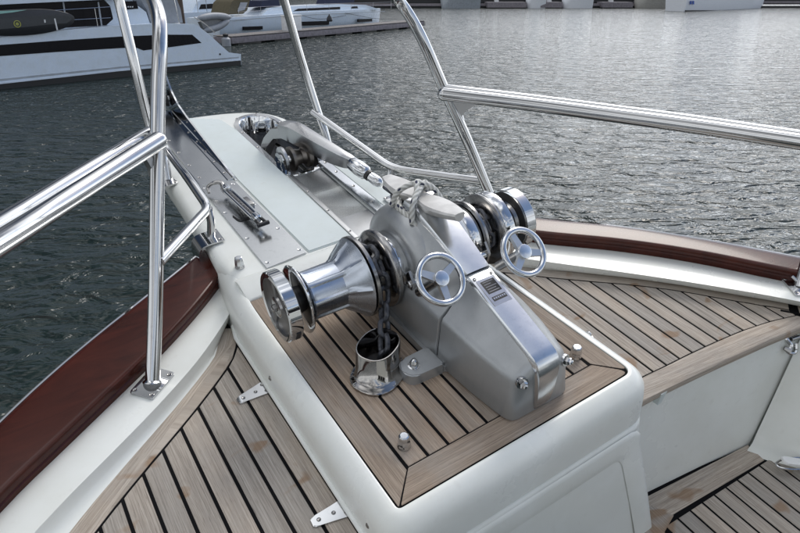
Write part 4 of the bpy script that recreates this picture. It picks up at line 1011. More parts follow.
def bmesh_ring(c, d):
    bm = bmesh.new(); u = V(1, 0, 0); u = (u - d * u.dot(d)).normalized(); v_ = d.cross(u); n = 64; rings = []
    sec = [(.0488 + .0072 * math.cos(q) * (1 if abs(math.cos(q)) < .9 else .97), -.001 + .0062 * math.sin(q)) for q in [math.pi * 2 * k_ / 14 for k_ in range(14)]][::-1]
    for i in range(n):
        a = 2 * math.pi * i / n; e_ = u * math.cos(a) + v_ * math.sin(a); rings.append([bm.verts.new(c + e_ * r + d * h) for r, h in sec])
    for i in range(n):
        A2, B2 = rings[i], rings[(i + 1) % n]
        for k_ in range(len(sec)): bm.faces.new((A2[k_], A2[(k_ + 1) % len(sec)], B2[(k_ + 1) % len(sec)], B2[k_]))
    return bm
handwheel(atx(441, 279, .613), 'nearer chrome three-spoke hand wheel, left', R(-96))
handwheel(atx(524, 252, .811), 'farther chrome three-spoke hand wheel, right', R(-20))
# --- horn cleat on top of the casting
cl0, cl1 = atx(386.5, 178, XC), atx(460, 216, XC)
mid = V(XC, (cl0.y + cl1.y) / 2, 0); zt = (cl0.z + cl1.z) / 2
bm = bmesh.new(); secs = []
for i in range(17):
    s = -1 + 2 * i / 16; y = mid.y + (cl0.y - cl1.y) / 2 * -s
    hw_ = .033 * (1 - abs(s) ** 3.2 * .60) * (1 - .42 * math.exp(-(s / .26) ** 2)); th = .030 - .014 * abs(s); z = cl1.z + (cl0.z - cl1.z) * (1 - s) / 2 - .001 + .004 * s * s
    secs.append([V(XC - hw_, y, z - .001), V(XC - hw_ * .86, y, z + .0035), V(XC - hw_ * .3, y, z + .0045), V(XC + hw_ * .3, y, z + .0045), V(XC + hw_ * .86, y, z + .0035), V(XC + hw_, y, z - .001), V(XC + hw_ * .75, y, z - th * .7), V(XC + hw_ * .2, y, z - th), V(XC - hw_ * .2, y, z - th), V(XC - hw_ * .75, y, z - th * .7)])
loft(bm, secs); cleat = finish('horn_cleat', bm, 'cleat', wl, smooth=40)
bm = bmesh.new(); tube(bm, [V(XC, mid.y, zt - .004), V(XC, mid.y, zt - .03), V(XC, mid.y, AZ + .11)], [.021, .019, .028], 20, ell=(1, 1.35)); finish('post', bm, 'cleat', cleat)

# ------------------------------------------------------------------ rope tied round the cleat
t = thing('tied_rope', 'white braided rope with dark flecks knotted round the cleat on the windlass', 'rope', mid + V(0, 0, zt))
r_ = .0062
def rope(pts, n=10):
    bm = bmesh.new(); tube(bm, smoothpath(pts, n), r_, 12, uv=True); return finish('strand', bm, 'rope', t, smooth=60)
def ring_around(yc, zc, ax_, bx, tilt, rz=0.0, n=14, ph=0, wob=.003, turns=1.0):
    o_ = []
    for i in range(int(n * turns) + 1):
        a = ph + 2 * math.pi * i / n
        o_.append(V(XC + math.cos(a) * ax_ + rz * math.sin(a), yc + math.sin(a) * bx, zc + tilt * math.sin(a) + wob * math.sin(3 * a + ph) + (.010 * i / n)))
    return o_
cy0 = mid.y + .002
zr = zt - .030
rope(ring_around(cy0, zr - .010, .046, .060, .010, ph=.4, turns=1.9, wob=.002))
rope(ring_around(cy0 + .003, zr + .003, .041, .052, .004, ph=2.2, turns=1.0, wob=.003))
rope(ring_around(cy0 - .010, zr - .022, .054, .066, .010, ph=3.6, turns=1.0, wob=.002))
# turn passed over the horns, and the locking loop
rope([V(XC + .044, cy0 + .040, zr), V(XC + .032, cy0 + .026, zt + .010), V(XC + .004, cy0 + .002, zt + .0180), V(XC - .028, cy0 - .022, zt + .010), V(XC - .046, cy0 - .036, zr + .004), V(XC - .040, cy0 - .052, zr - .012)])
rope([V(XC - .050, cy0 + .040, zr), V(XC - .038, cy0 + .028, zt + .008), V(XC - .006, cy0 + .010, zt + .0265), V(XC + .030, cy0 - .002, zt + .013), V(XC + .050, cy0 - .020, zr + .004), V(XC + .040, cy0 - .048, zr - .008)])
rope([V(XC - .050, cy0 - .044, zr - .004), V(XC - .042, cy0 - .034, zt + .006), V(XC - .020, cy0 - .016, zt + .022), V(XC - .006, cy0 + .006, zt + .030), V(XC + .014, cy0 + .022, zt + .018), V(XC + .036, cy0 + .036, zt - .004), V(XC + .046, cy0 + .046, zr)])

# ------------------------------------------------------------------ chain over the left chain wheel and the deck pipe
t = thing('anchor_chain', 'dark galvanised chain running over the left chain wheel and down into the oval deck pipe', 'chain', (.565, .95, .10))
rg = .066
ch = [V(.5725, AY + math.sin(a) * rg, AZ + math.cos(a) * rg) for a in [R(62 - i * 12) for i in range(14)]]
pt = at(384, 346, .048)
last = ch[-1]
ch += [last.lerp(pt, .35) + V(0, 0, -.010), last.lerp(pt, .7) + V(0, 0, -.016), pt + V(0, 0, -.01), pt + V(-.003, -.004, -.05)]
chain(smoothpath(ch, 3), t, twist0=1, pitch=.034, L_=.048, W_=.034, r=.0062)
ch2 = [V(.868, AY + math.sin(a) * rg, AZ + math.cos(a) * rg) for a in [R(75 - i * 12) for i in range(17)]]
t = thing('anchor_chain', 'dark chain lying in the right chain wheel behind the farther hand wheel', 'chain', (.868, .95, .10))
chain(smoothpath(ch2, 3), t)
pcx = at(378, 371, .01)
t = thing('deck_pipe', 'polished oval chain pipe standing on the teak left of the windlass', 'chain pipe', (pcx.x, pcx.y, 0))
def oval(cx_, cy_, a, b2, rot, n=32, sq=.0):
    o_ = []
    for k_ in range(n):
        th = 2 * math.pi * k_ / n; x = math.copysign(abs(math.cos(th)) ** .85, math.cos(th)) * a; y = math.copysign(abs(math.sin(th)) ** .85, math.sin(th)) * b2
        o_.append((cx_ + x * math.cos(rot) - y * math.sin(rot), cy_ + x * math.sin(rot) + y * math.cos(rot)))
    return o_
PR = R(28)
def ovr(a, b2, z, dx=0, dy=0): return [V(x, y, z) for x, y in oval(pcx.x + dx, pcx.y + dy, a, b2, PR)]
ptx = at(378, 343, .066); sx, sy = ptx.x - pcx.x, ptx.y - pcx.y
bm = bmesh.new()
loft(bm, [ovr(.064, .054, .0), ovr(.064, .054, .006), ovr(.061, .051, .009), ovr(.056, .045, .011), ovr(.0535, .043, .016, sx * .2, sy * .2), ovr(.0525, .042, .040, sx * .6, sy * .6), ovr(.0525, .042, .060, sx, sy), ovr(.0515, .041, .0635, sx, sy), ovr(.0495, .039, .0635, sx, sy), ovr(.0485, .038, .060, sx, sy), ovr(.047, .037, .012, sx * .3, sy * .3)], cap=False)
dp = finish('pipe', bm, 'pipe_steel', t, smooth=40)
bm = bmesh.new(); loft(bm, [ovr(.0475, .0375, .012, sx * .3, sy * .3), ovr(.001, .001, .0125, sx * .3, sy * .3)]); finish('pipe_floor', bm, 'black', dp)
for a in (R(-20), R(70), R(160), R(250)):
    p = V(pcx.x + math.cos(a + PR) * .059, pcx.y + math.sin(a + PR) * .049, .0085); screw(t, p, r=.0045, mat='steel')
# ================================================================== PULPIT RAILS
def mesh_tube(name, pts, r, parent, mat='rail_steel', seg=18, **kw):
    bm = bmesh.new(); tube(bm, pts, r, seg, **kw); return finish(name, bm, mat, parent, smooth=50)
def base_pad(p, sx_, sy_, rot, parent, name='base_plate', holes=True, h=.006, tilt=None):
    bm = prism(roundrect([(-sx_, -sy_), (sx_, -sy_), (sx_, sy_), (-sx_, sy_)], .006, 4), 0, h, .0015, 2)
    m = Matrix.Translation(p) @ Matrix.Rotation(rot, 4, 'Z'); bmesh.ops.transform(bm, matrix=m, verts=bm.verts)
    o = finish(name, bm, 'steel', parent, smooth=40)
    if holes:
        for a in (-1, 1):
            for b2 in (-1, 1): screw(o, m @ V(sx_ * .76 * a, sy_ * .72 * b2, h), r=.0045)
    return o
# --- port side
pb = at(153, 384, ZB); D0 = depth_of(pb)
t = thing('pulpit_rail', 'thick steel tube guard rail on the left, crossing the photo beside the bow', 'guard rail', pb)
bp_ = base_pad(pb, .042, .030, R(38), t)
post = [pb + V(0, 0, .004), atd(155.5, 300, D0), atd(157, 200, D0 - .005), atd(158, 100, D0 - .01), atd(160, 45, D0 - .01), atd(158, 14, D0 + .02), atd(147, -12, D0 + .10), atd(128, -40, D0 + .30)]
mesh_tube('post', smoothpath(post, 6), .0163, t)
bm = bmesh.new(); lathe(bm, [(0, .0215), (.002, .0210), (.0045, .0180), (.006, .0166)], pb + V(0, 0, .005), (post[1] - pb), 24); finish('weld_collar', bm, 'steel', t)
# far post of the pulpit
fb = at(168, 180, ZP); D1 = depth_of(fb)
mesh_tube('post', smoothpath([fb, atd(163, 158, D1 - .01), atd(150, 127, D1 - .03), atd(134, 62, D1 - .10), atd(119, 0, D1 - .15), atd(112, -30, D1 - .2)], 5), .0150, t)
base_pad(at(166, 184, ZP), .030, .024, R(10), t)
# top hand rail: oval section, ends round the thick post
Dr = D0 - .06
rl_ = [atd(158, 141, Dr), atd(100, 178, Dr - .14), atd(40, 217, Dr - .30), atd(-30, 262, Dr - .50), atd(-120, 320, Dr - .72)]
up_ = V(0, 0, 1)
mesh_tube('top_rail', [rl_[0]] + [a.lerp(b2, k_) for a, b2 in zip(rl_, rl_[1:]) for k_ in (.5, 1)], [.0195 - .0005 * 0] * 9, t, seg=24, ell=(1.0, 1.0))
dl = V(-.018, .020, .006)
r2 = [atd(150, 133, D0 + .01)] + [p + V(-.012, .030, .008) for p in rl_[1:]]
mesh_tube('outer_rail', r2, .0150, t)
# rounded cap and gusset
bm = bmesh.new(); bmesh.ops.create_uvsphere(bm, u_segments=18, v_segments=12, radius=.0195); bmesh.ops.translate(bm, vec=rl_[0], verts=bm.verts); finish('rail_end', bm, 'steel', t, smooth=60)
bm = bmesh.new(); g0 = atd(148, 152, D0 - .03); g1 = atd(151, 176, D0 - .01); g2 = atd(142, 157, D0 - .05)
nn = (g1 - g0).cross(g2 - g0).normalized() * .006
gp = [g0, g2, g2.lerp(g1, .35) + (g0 - g2) * .18, g2.lerp(g1, .7) + (g0 - g2) * .22, g1, g0.lerp(g1, .5) + V(.006, 0, 0)]
loft(bm, [[p - nn for p in gp], [p + nn for p in gp]]); finish('gusset', bm, 'cast', t, smooth=40)
# knee rail with its short leg
lb = at(211, 241, ZP - .004); Dl = depth_of(lb)
el = lb + V(.0, .0, .0)
elbow = atd(208.5, 208, depth_of(lb) - .055)
k0 = atd(159, 262, D0 - .005)
far = [atd(168, 152, D1 - .02), atd(154, 133, D1 - .0)]
kp = fillet([k0, elbow, atd(188, 178, (Dl + D1) / 2 - .10), far[0], far[1]], [.035, .06, .05], 8)
mesh_tube('knee_rail', kp, .0125, t)
mesh_tube('leg', [lb, atd(211, 222, Dl - .03), elbow], .0105, t)
bm = bmesh.new(); lathe(bm, [(0, .020), (.004, .019), (.010, .0125)], lb, V(0, 0, 1), 20); finish('weld_collar', bm, 'steel', t)
# bracket wrapping over the platform edge
bm = bmesh.new(); yb = lb.y
for_ = [(.412, ZP + .0045), (.366, ZP + .0045), (.353, ZP + .001), (.343, ZP - .009), (.338, ZP - .024), (.336, ZP - .085), (.3335, ZP - .085), (.3345, ZP - .022), (.340, ZP - .005), (.351, ZP + .0055), (.366, ZP + .0085), (.412, ZP + .0085)]
offx = (lb.x - .383)
loft(bm, [[V(x + offx, yb + dy, z) for x, z in for_] for dy in (-.033, .033)]); bevel(bm, .001, 1); br = finish('edge_bracket', bm, 'steel', t, smooth=40)
for dy in (-.024, .024): screw(br, V(lb.x + .020, yb + dy, ZP + .0088), r=.004)
# --- starboard side
def atyz(px, py, x): return atx(px, py, x)
sb = atx(499, 215, 1.215)
sp = [atx(499, 215, 1.215), atx(490, 195, 1.205), atx(468, 142, 1.165), atx(445, 91, 1.120), atx(425, 45, 1.080), atx(412, 20, 1.055), atx(398, 0, 1.02), atx(378, -20, .94)]
t2 = thing('pulpit_rail', 'steel tube guard rail on the right, running behind the windlass to the right edge', 'guard rail', sb)
mesh_tube('post', smoothpath(sp, 6), .0160, t2)
base_pad(V(1.235, 1.25, ZB), .030, .042, R(-20), t2)
mesh_tube('post', [V(1.235, 1.25, ZB), sp[0]], .0160, t2)
DS = depth_of(sp[3])
rr_ = [atd(444, 94, DS - .03), atd(520, 103, DS - .07), atd(600, 113.5, DS - .14), atd(700, 127, DS - .25), atd(820, 145, DS - .38), atd(900, 157, DS - .47)]
mesh_tube('top_rail', smoothpath(rr_, 4), .0195, t2, seg=24)
mesh_tube('outer_rail', [p + V(.020, .026, .002) for p in smoothpath(rr_, 4)], .0150, t2)
bm = bmesh.new(); bmesh.ops.create_uvsphere(bm, u_segments=18, v_segments=12, radius=.0195); bmesh.ops.translate(bm, vec=rr_[0], verts=bm.verts); finish('rail_end', bm, 'steel', t2, smooth=60)
bm = bmesh.new(); g0 = atd(453, 101, DS - .02); g2 = atd(478, 104, DS - .04); g1 = atd(464, 120, DS - .0)
gp = [g0, g2, g2.lerp(g1, .4) + (g0 - g2) * .22, g2.lerp(g1, .75) + (g0 - g2) * .2, g1]; nn = (g1 - g0).cross(g2 - g0).normalized() * .006
loft(bm, [[p - nn for p in gp], [p + nn for p in gp]]); finish('gusset', bm, 'cast', t2, smooth=40)
# far starboard post and knee rail
fb2 = atx(330, 146, .965)
fp = [atx(330, 150, .960), atx(325, 132, .960), atx(318, 112, .955), atx(302, 62, .940), atx(284, 0, .915), atx(276, -28, .90)]
mesh_tube('post', smoothpath(fp, 5), .0140, t2)
D3 = depth_of(fp[2])
e2_ = atx(392, 166, 1.01); D4 = depth_of(e2_); zz = depth_of(sp[1])
kp2 = fillet([atd(313, 112, D3), atd(352, 140, (D3 + D4) / 2), atd(392, 168.5, D4), atd(430, 174, (D4 + zz) / 2 + .01), atd(482, 181, zz)], [.05, .05, .05], 6)
mesh_tube('knee_rail', kp2, .0120, t2)
mesh_tube('leg', [atd(391, 170, D4), atd(388, 186, D4 + .01)], .0100, t2)
# after stanchion at the right edge
q0 = at(799, 287, ZB)
t3 = thing('stanchion', 'steel stanchion foot cut off by the right edge of the photo', 'stanchion', q0)
base_pad(q0, .032, .040, R(-30), t3)
D5 = depth_of(q0)
mesh_tube('post', [q0, atd(806, 262, D5), atd(822, 200, D5 - .04), atd(832, 150, D5 - .08)], .0150, t3)
mesh_tube('brace', [atd(792, 276, D5 + .0), q0 + V(0, 0, .01)], .004, t3)
# latch hanging under the nosing
lp_ = at(791, 334, ZD - .03); Dq = depth_of(V(1.52, .515, ZD - .05))
t4 = thing('toggle_latch', 'worn steel toggle latch hanging under the teak edge at the far right', 'latch', atd(790, 342, Dq))
bm = bmesh.new(); c = atd(789, 336, Dq); box(bm, c, (.036, .012, .040), Matrix.Rotation(R(-20), 3, 'Z'), .003); finish('plate', bm, 'steel_dark', t4)
bm = bmesh.new(); tube(bm, smoothpath([atd(793, 330, Dq), atd(786, 337, Dq - .01), atd(791, 345, Dq - .012), atd(788, 352, Dq - .01), atd(795, 352, Dq - .01), atd(796, 343, Dq - .012)], 5), .0055, 8); finish('wire_loop', bm, 'steel', t4)
bm = bmesh.new(); lathe(bm, [(-.012, 0), (-.012, .006), (.012, .006), (.012, 0)], atd(795, 338, Dq - .012), V(1, -.2, 0), 12); finish('pivot', bm, 'steel_dark', t4)
bm = bmesh.new(); tube(bm, [atd(784, 348, Dq - .01), atd(790, 351, Dq - .012)], [.005, .009], 8); finish('toggle', bm, 'steel_dark', t4)
dr = atd(660, 398, depth_of(V(1.045, .53, ZD - .05)))
t5 = thing('drain_tab', 'small grey drain spout on the white wall beneath the teak edge', 'drain spout', dr)
bm = bmesh.new(); loft(bm, [[dr + V(-.010, .01, .022), dr + V(.010, .01, .022), dr + V(.010, -.006, .022), dr + V(-.010, -.006, .022)], [dr + V(-.007, .01, -.018), dr + V(.004, .01, -.018), dr + V(.004, -.004, -.016), dr + V(-.007, -.004, -.016)]]); bevel(bm, .003, 2); finish('spout', bm, 'gelcoat_panel', t5)
c5 = atd(762, 434, 1.45)

# ------------------------------------------------------------------ the yacht's own wheelhouse, behind the camera
wh = thing('wheelhouse', 'white wheelhouse of the yacht with dark windows, aft of the foredeck', 'wheelhouse', V(.66, -1.9, -.1))
def whsec(x0, x1, y, z0, z1, k_): return [V(x0, y, z0), V(x1, y, z0), V(x1 - .12, y + k_, z1), V(x0 + .12, y + k_, z1)]
bm = bmesh.new(); loft(bm, [[V(-.55, -1.15, -.2), V(1.87, -1.15, -.2), V(1.80, -1.20, .35), V(-.48, -1.20, .35)], [V(-.75, -3.6, -.2), V(2.1, -3.6, -.2), V(2.05, -3.6, .40), V(-.7, -3.6, .40)]]); bevel(bm, .05, 3); finish('trunk_cabin', bm, 'gelcoat', wh)
bm = bmesh.new(); loft(bm, [[V(-.70, -2.5, .38), V(2.02, -2.5, .38), V(1.9, -2.85, 1.45), V(-.58, -2.85, 1.45)], [V(-.75, -5.5, .38), V(2.07, -5.5, .38), V(1.95, -5.5, 1.5), V(-.63, -5.5, 1.5)]]); bevel(bm, .04, 2); finish('house', bm, 'gelcoat', wh)
bm = bmesh.new(); loft(bm, [[V(-.85, -2.5, 1.46), V(2.17, -2.5, 1.46), V(2.15, -2.52, 1.56), V(-.83, -2.52, 1.56)], [V(-.85, -5.7, 1.5), V(2.17, -5.7, 1.5), V(2.15, -5.68, 1.62), V(-.83, -5.68, 1.62)]]); bevel(bm, .03, 2); finish('roof', bm, 'gelcoat', wh)
for x0, x1 in ((-.50, .28), (.36, .96), (1.04, 1.82)):
    q = lambda x, z: V(x, -2.5 - (z - .38) * .327 + .012, z)
    bm = bmesh.new(); loft(bm, [[q(x0, .72), q(x1, .72), q(x1 - .03, 1.33), q(x0 + .03, 1.33)], [p + V(0, -.03, 0) for p in (q(x0, .72), q(x1, .72), q(x1 - .03, 1.33), q(x0 + .03, 1.33))]]); finish('windscreen_pane', bm, 'dark_glass', wh, smooth=None)
bm = bmesh.new(); bm2 = prism([(-.40, -1.55), (1.72, -1.55), (1.8, -2.4), (-.48, -2.4)], .362, .40, .01); merge(bm, bm2); finish('cabin_cover', bm, 'cloth_navy', wh)
# ================================================================== MARINA BEHIND
FRAME[0] = Matrix.Identity(4)
class Side:
    """vertical plane through two waterline points; s runs along it, n away from the camera"""
    def __init__(s, pa, pb, z=0.0):
        s.a = wat(*pa, z); s.b = wat(*pb, z); s.u = (s.b - s.a); s.u.z = 0; s.L = s.u.length; s.u.normalize()
        s.n = V(-s.u.y, s.u.x, 0)
        if s.n.dot(V(s.a.x, s.a.y, 0)) < 0: s.n = -s.n
    def p(s, px, py):
        d = RWC @ V(px - 400, py - 266.5, FPX); k_ = (s.a - CAMP).dot(s.n) / d.dot(s.n); return CAMP + d * k_
    def sz(s, px, py):
        q = s.p(px, py); return (q - s.a).dot(s.u), q.z
    def w(s, a, z, n=0.0): return s.a + s.u * a + s.n * n + V(0, 0, z - s.a.z)
def extr(S, poly, n0, n1, name, mat, parent, bev=0.0, smooth=35, shrink=None):
    bm = bmesh.new()
    loft(bm, [[S.w(a, z, n0) for a, z in poly], [S.w(a, z, n1) for a, z in poly]])
    if bev: bevel(bm, bev, 2)
    return finish(name, bm, mat, parent, smooth=smooth)
# ---- catamaran on the left
S = Side((0, 89.5), (241, 65.0)); c_ = S.sz
cat = thing('catamaran', 'white catamaran on the left with a long black window in its hull', 'catamaran', S.w(2, 0, 1.2))
def dk(px, py): return c_(px, py)
hb = [(241, 61), (241, 54), (229, 52.5), (206, 32), (196, 24.5), (165, 23.4), (112, 26), (60, 30.5), (0, 37.5)]
up = [dk(*q) for q in hb]; s0, z0 = up[-1]
slope = (up[-1][1] - up[-3][1]) / (up[-1][0] - up[-3][0])
ext = [(s0 - 1.5, z0 + .05), (s0 - 4, z0 + .05), (s0 - 6.5, z0 + .0), (s0 - 7.0, .9), (s0 - 6.9, -.3)]
prof_c = up + ext + [(up[0][0], -.3)]
bm = bmesh.new()
def hullring(nn, k_, dz=0): return [S.w(a, z if z > 0 else z, nn) for a, z in prof_c]
loft(bm, [hullring(0, 1), hullring(.12, 1), hullring(1.5, 1), hullring(1.65, 1)]); bevel(bm, .04, 2, 40)
finish('hull', bm, 'hull_white', cat, smooth=30)
# rubbing stripes and the dark waterline
def band(pts_top, pts_bot, n0, n1, name, mat, parent=cat, SS=None):
    SS = SS or S
    a = [SS.sz(*q) for q in pts_top]; b2 = [SS.sz(*q) for q in pts_bot]
    bm = bmesh.new(); pr = a + b2[::-1]
    loft(bm, [[SS.w(x, z, n0) for x, z in pr], [SS.w(x, z, n1) for x, z in pr]]); return finish(name, bm, mat, parent, smooth=None)
band([(-160, 94.5), (0, 79.0), (120, 66.6), (238.5, 56.8)], [(-160, 99.5), (0, 81.0), (120, 68.3), (238.5, 58.2)], -.020, .05, 'stripe', 'hull_grey')
band([(-160, 100), (0, 82.6), (120, 69.8), (239.5, 59.4)], [(-160, 101.5), (0, 84.0), (120, 71.0), (240, 60.4)], -.05, .05, 'rubbing_strake', 'hull_white')
band([(-160, 102), (0, 84.2), (120, 71.2), (240.5, 60.6)], [(-160, 116), (0, 93), (120, 80), (241.3, 68)], -.02, .08, 'boot_top', 'antifoul')
wband = [(-170, 58), (0, 45.0), (60, 40.5), (120, 36.6), (165, 34.7), (192, 34.7), (201.5, 43.0), (166, 47.8), (145, 50.3), (143.5, 50.6), (135, 47.3), (60, 51.8), (0, 56.2), (-170, 72)]
extr(S, [c_(*q) for q in wband], -.012, .05, 'hull_window', 'dark_glass', cat, smooth=None)
extr(S, [c_(*q) for q in [(49, 43.6), (63, 42.6), (64, 49.8), (50, 50.6)]], -.022, -.004, 'opening_port', 'dark_glass', cat, .01)
bm = bmesh.new(); p0 = S.p(220, 54.3); lathe(bm, [(0, .05), (.02, .045), (.02, 0)], p0, -S.n, 14); finish('outlet', bm, 'black', cat)
# coachroof set back from the deck edge, its dark glass and the roof above
T_ = Side((0, 89.5), (241, 65.0)); T_.a = T_.a + T_.n * .75
tz = T_.sz
extr(T_, [tz(*q) for q in [(150, 23.5), (146, 12), (134, 3), (128, -8), (-160, 6), (-170, 44), (0, 36), (110, 25.2)]], 0, 2.8, 'coachroof', 'hull_white', cat, .03)
extr(T_, [tz(*q) for q in [(106, 25.5), (113, 19), (110, 6), (103, -1), (-120, 12), (-120, 40), (0, 31), (50, 28.5)]], -.015, .05, 'cabin_window', 'dark_glass', cat, smooth=None)
extr(T_, [tz(*q) for q in [(121, 1.5), (136, 1.0), (138, 8.8), (122, 10)]], -.03, .05, 'cabin_window', 'dark_glass', cat, smooth=None)
extr(T_, [tz(*q) for q in [(122.6, 7.4), (124.6, 3.2), (125.2, 7.2)]], -.045, -.03, 'sail_mark', 'white_plastic', cat, smooth=None)
for x_ in (127, 129.2, 131.4): extr(T_, [tz(*q) for q in [(x_, 7.6), (x_, 6.3), (x_ + 1.4, 6.2), (x_ + 1.4, 7.5)]], -.045, -.03, 'lettering', 'white_plastic', cat, smooth=None)
for px in (62, 97): extr(T_, [tz(*q) for q in [(px, 2), (px + 1.5, 2), (px + 5, 26), (px + 3.5, 26)]], -.05, -.02, 'window_post', 'hull_grey', cat, smooth=None)
extr(T_, [tz(*q) for q in [(134, -4), (126, -9), (-170, 4), (-170, 10.5), (0, 4.2), (112, -1)]], -.45, 3.2, 'roof', 'hull_white', cat, .05)
for y0, y1 in (((0, 14), (112, 7)), ((0, 24), (112, 18))):
    bm = bmesh.new(); tube(bm, [S.p(*y0) + S.n * .12, S.p(*y1) + S.n * .12], .014, 6); finish('guard_wire', bm, 'steel', cat)
for px, y1 in ((-20, 40), (45, 31), (99, 26.5), (126, 25.4), (162, 23.3)):
    bm = bmesh.new(); q = S.p(px, y1) + S.n * .12; tube(bm, [q, q + V(0, 0, .72)], .016, 8); finish('stanchion', bm, 'steel', cat)
# clear cockpit enclosure at the stern and the helm davit
enc = extr(T_, [tz(*q) for q in [(152, 23.6), (148, 10), (140, -3), (176, -6), (182, 10), (184, 23)]], .1, 2.2, 'cockpit_enclosure', 'tarp', cat, .03)
bm = bmesh.new(); q = S.p(183, 25) + S.n * .3; tube(bm, smoothpath([q, S.p(180, 12) + S.n * .3, S.p(176, -6) + S.n * .3], 5), .03, 10); finish('davit', bm, 'steel', cat)
bm = bmesh.new(); lathe(bm, [(0, .16), (.03, .17), (.10, .12), (.12, .0)], S.p(181, 26) + S.n * .3, V(0, 0, 1), 20); finish('winch_base', bm, 'white_plastic', cat)
bm = bmesh.new(); tube(bm, smoothpath([S.p(196, 17) + S.n * .2, S.p(206, 24) + S.n * .1, S.p(215, 33)], 5), .022, 8); finish('stern_line', bm, 'deck_cream', cat)
bm = bmesh.new(); q = c_(190, 60)
far_hull = bmesh.new(); loft(far_hull, [[S.w(a, z * .96, 5.4) for a, z in prof_c], [S.w(a, z * .96, 6.9) for a, z in prof_c]]); finish('hull', far_hull, 'hull_white', cat, smooth=30)
bm = bmesh.new(); loft(bm, [[S.w(a, z, n_) for a, z in ((c_(196, 0)[0], .95), (c_(196, 0)[0], 1.35), (c_(-100, 0)[0], 1.55), (c_(-100, 0)[0], .95))] for n_ in (1.4, 5.6)]); finish('bridge_deck', bm, 'hull_white', cat, smooth=30)
# paddle board leaning on the rail
B_ = Side((0, 89.5), (241, 65.0)); B_.a = B_.a + B_.n * -.04
bd = [(74.3, 19.2), (72.5, 23.5), (66, 27.5), (55, 31), (40, 34), (20, 35.8), (0, 36), (-25, 34), (-48, 28), (-54, 22.5), (-46, 17), (-25, 12.5), (0, 10.4), (20, 9.3), (40, 8.9), (55, 10.2), (67, 13), (73, 16)]
bz = B_.sz
t = thing('paddle_board', 'black and grey paddle board stowed upright along the deck of the catamaran', 'paddle board', B_.p(15, 24))
bo = [(q.x, q.y) for q in smoothpath([V(*bz(*q), 0) for q in bd + bd[:1]], 3)][:-1]
bm = bmesh.new(); ce = V(sum(a for a, z in bo) / len(bo), sum(z for a, z in bo) / len(bo), 0)
def sh(k_): return [((a - ce.x) * k_ + ce.x, (z - ce.y) * k_ + ce.y) for a, z in bo]
loft(bm, [[B_.w(a, z, n_) for a, z in sh(k_)] for k_, n_ in ((.97, -.07), (.995, -.055), (1, -.01), (.995, .03), (.97, .045))]); finish('board', bm, 'board_black', t, smooth=50)
def bpatch(pts, name, mat, n0=-.076):
    pr = [bz(*q) for q in pts]; bm = bmesh.new(); loft(bm, [[B_.w(a, z, n0) for a, z in pr], [B_.w(a, z, n0 + .012) for a, z in pr]]); return finish(name, bm, mat, t, smooth=None)
bpatch([(68, 15.8), (71, 19.6), (66, 23.2), (52, 24.0), (20, 27.5), (0, 29.2), (-30, 27), (-40, 22), (-20, 20.3), (0, 18.8), (20, 17), (45, 15)], 'deck_pad', 'board_grey')
bpatch([(53.2, 18.6), (54.6, 18.5), (57.2, 30), (55.8, 30.2)], 'handle', 'white_plastic', -.085)
bpatch([(43, 19.6), (44.6, 19.6), (45, 22.6), (43.6, 22.8)], 'badge', 'white_plastic', -.085)
bpatch([(-8, 11.4), (26, 9.9), (12, 12.4), (-6, 14.4)], 'rim_patch', 'mint', -.083)
bm = bmesh.new(); cc_ = B_.p(16.5, 24); rr0 = (B_.p(20.2, 24) - cc_).length
tube(bm, [cc_ - B_.n * .082 + (B_.u * math.cos(a) + V(0, 0, math.sin(a))) * rr0 * .88 for a in [i * math.pi / 12 for i in range(24)]], rr0 * .14, 6, closed=True); finish('emblem', bm, 'emblem', t)
bm = bmesh.new(); lathe(bm, [(.074, rr0 * .45), (.082, rr0 * .42), (.082, 0)], cc_, -B_.n, 14); finish('emblem_centre', bm, 'emblem', t)

# ---- pontoon
P_ = Side((234, 45.5), (424, 27)); pz_ = P_.sz
pont = thing('pontoon', 'grey timber floating pontoon in front of the white sailing yacht', 'pontoon', P_.w(0, 0))
pt_, pb_ = [(232, 36.6), (424, 19.8)], [(232, 44.0), (424, 26.0)]
h_ = pz_(234, 36.6)[1]; L0, L1 = pz_(232, 40)[0], pz_(424, 23)[0]
bm = bmesh.new(); box(bm, P_.w((L0 + L1) / 2, h_ * .55, .9), (L1 - L0, 1.8, h_ * .7), Matrix((P_.u, P_.n, V(0, 0, 1))).transposed(), .02); finish('frame', bm, 'dock_side', pont)
bm = bmesh.new(); 
for k_ in range(7): box(bm, P_.w(L0 + (L1 - L0) * (k_ + .5) / 7, .02, .9), ((L1 - L0) / 7 * .62, 1.5, .36), Matrix((P_.u, P_.n, V(0, 0, 1))).transposed(), .03)
tag(finish('floats', bm, 'antifoul', pont), kind='stuff')
nb_ = 58
me_ = None
for k_ in range(nb_):
    a = L0 + (L1 - L0) * (k_ + .5) / nb_; wd_ = (L1 - L0) / nb_ - .02
    bm = bmesh.new(); box(bm, P_.w(a, h_ + .0, .9), (wd_, 1.84, .045), Matrix((P_.u, P_.n, V(0, 0, 1))).transposed()); finish('plank', bm, 'dock_wood', pont, smooth=None)
bm = bmesh.new(); box(bm, P_.w(L1 + .1, h_ * .6, .9), (.25, 1.9, h_ * .8), Matrix((P_.u, P_.n, V(0, 0, 1))).transposed(), .03); finish('end_fender', bm, 'deck_cream', pont)
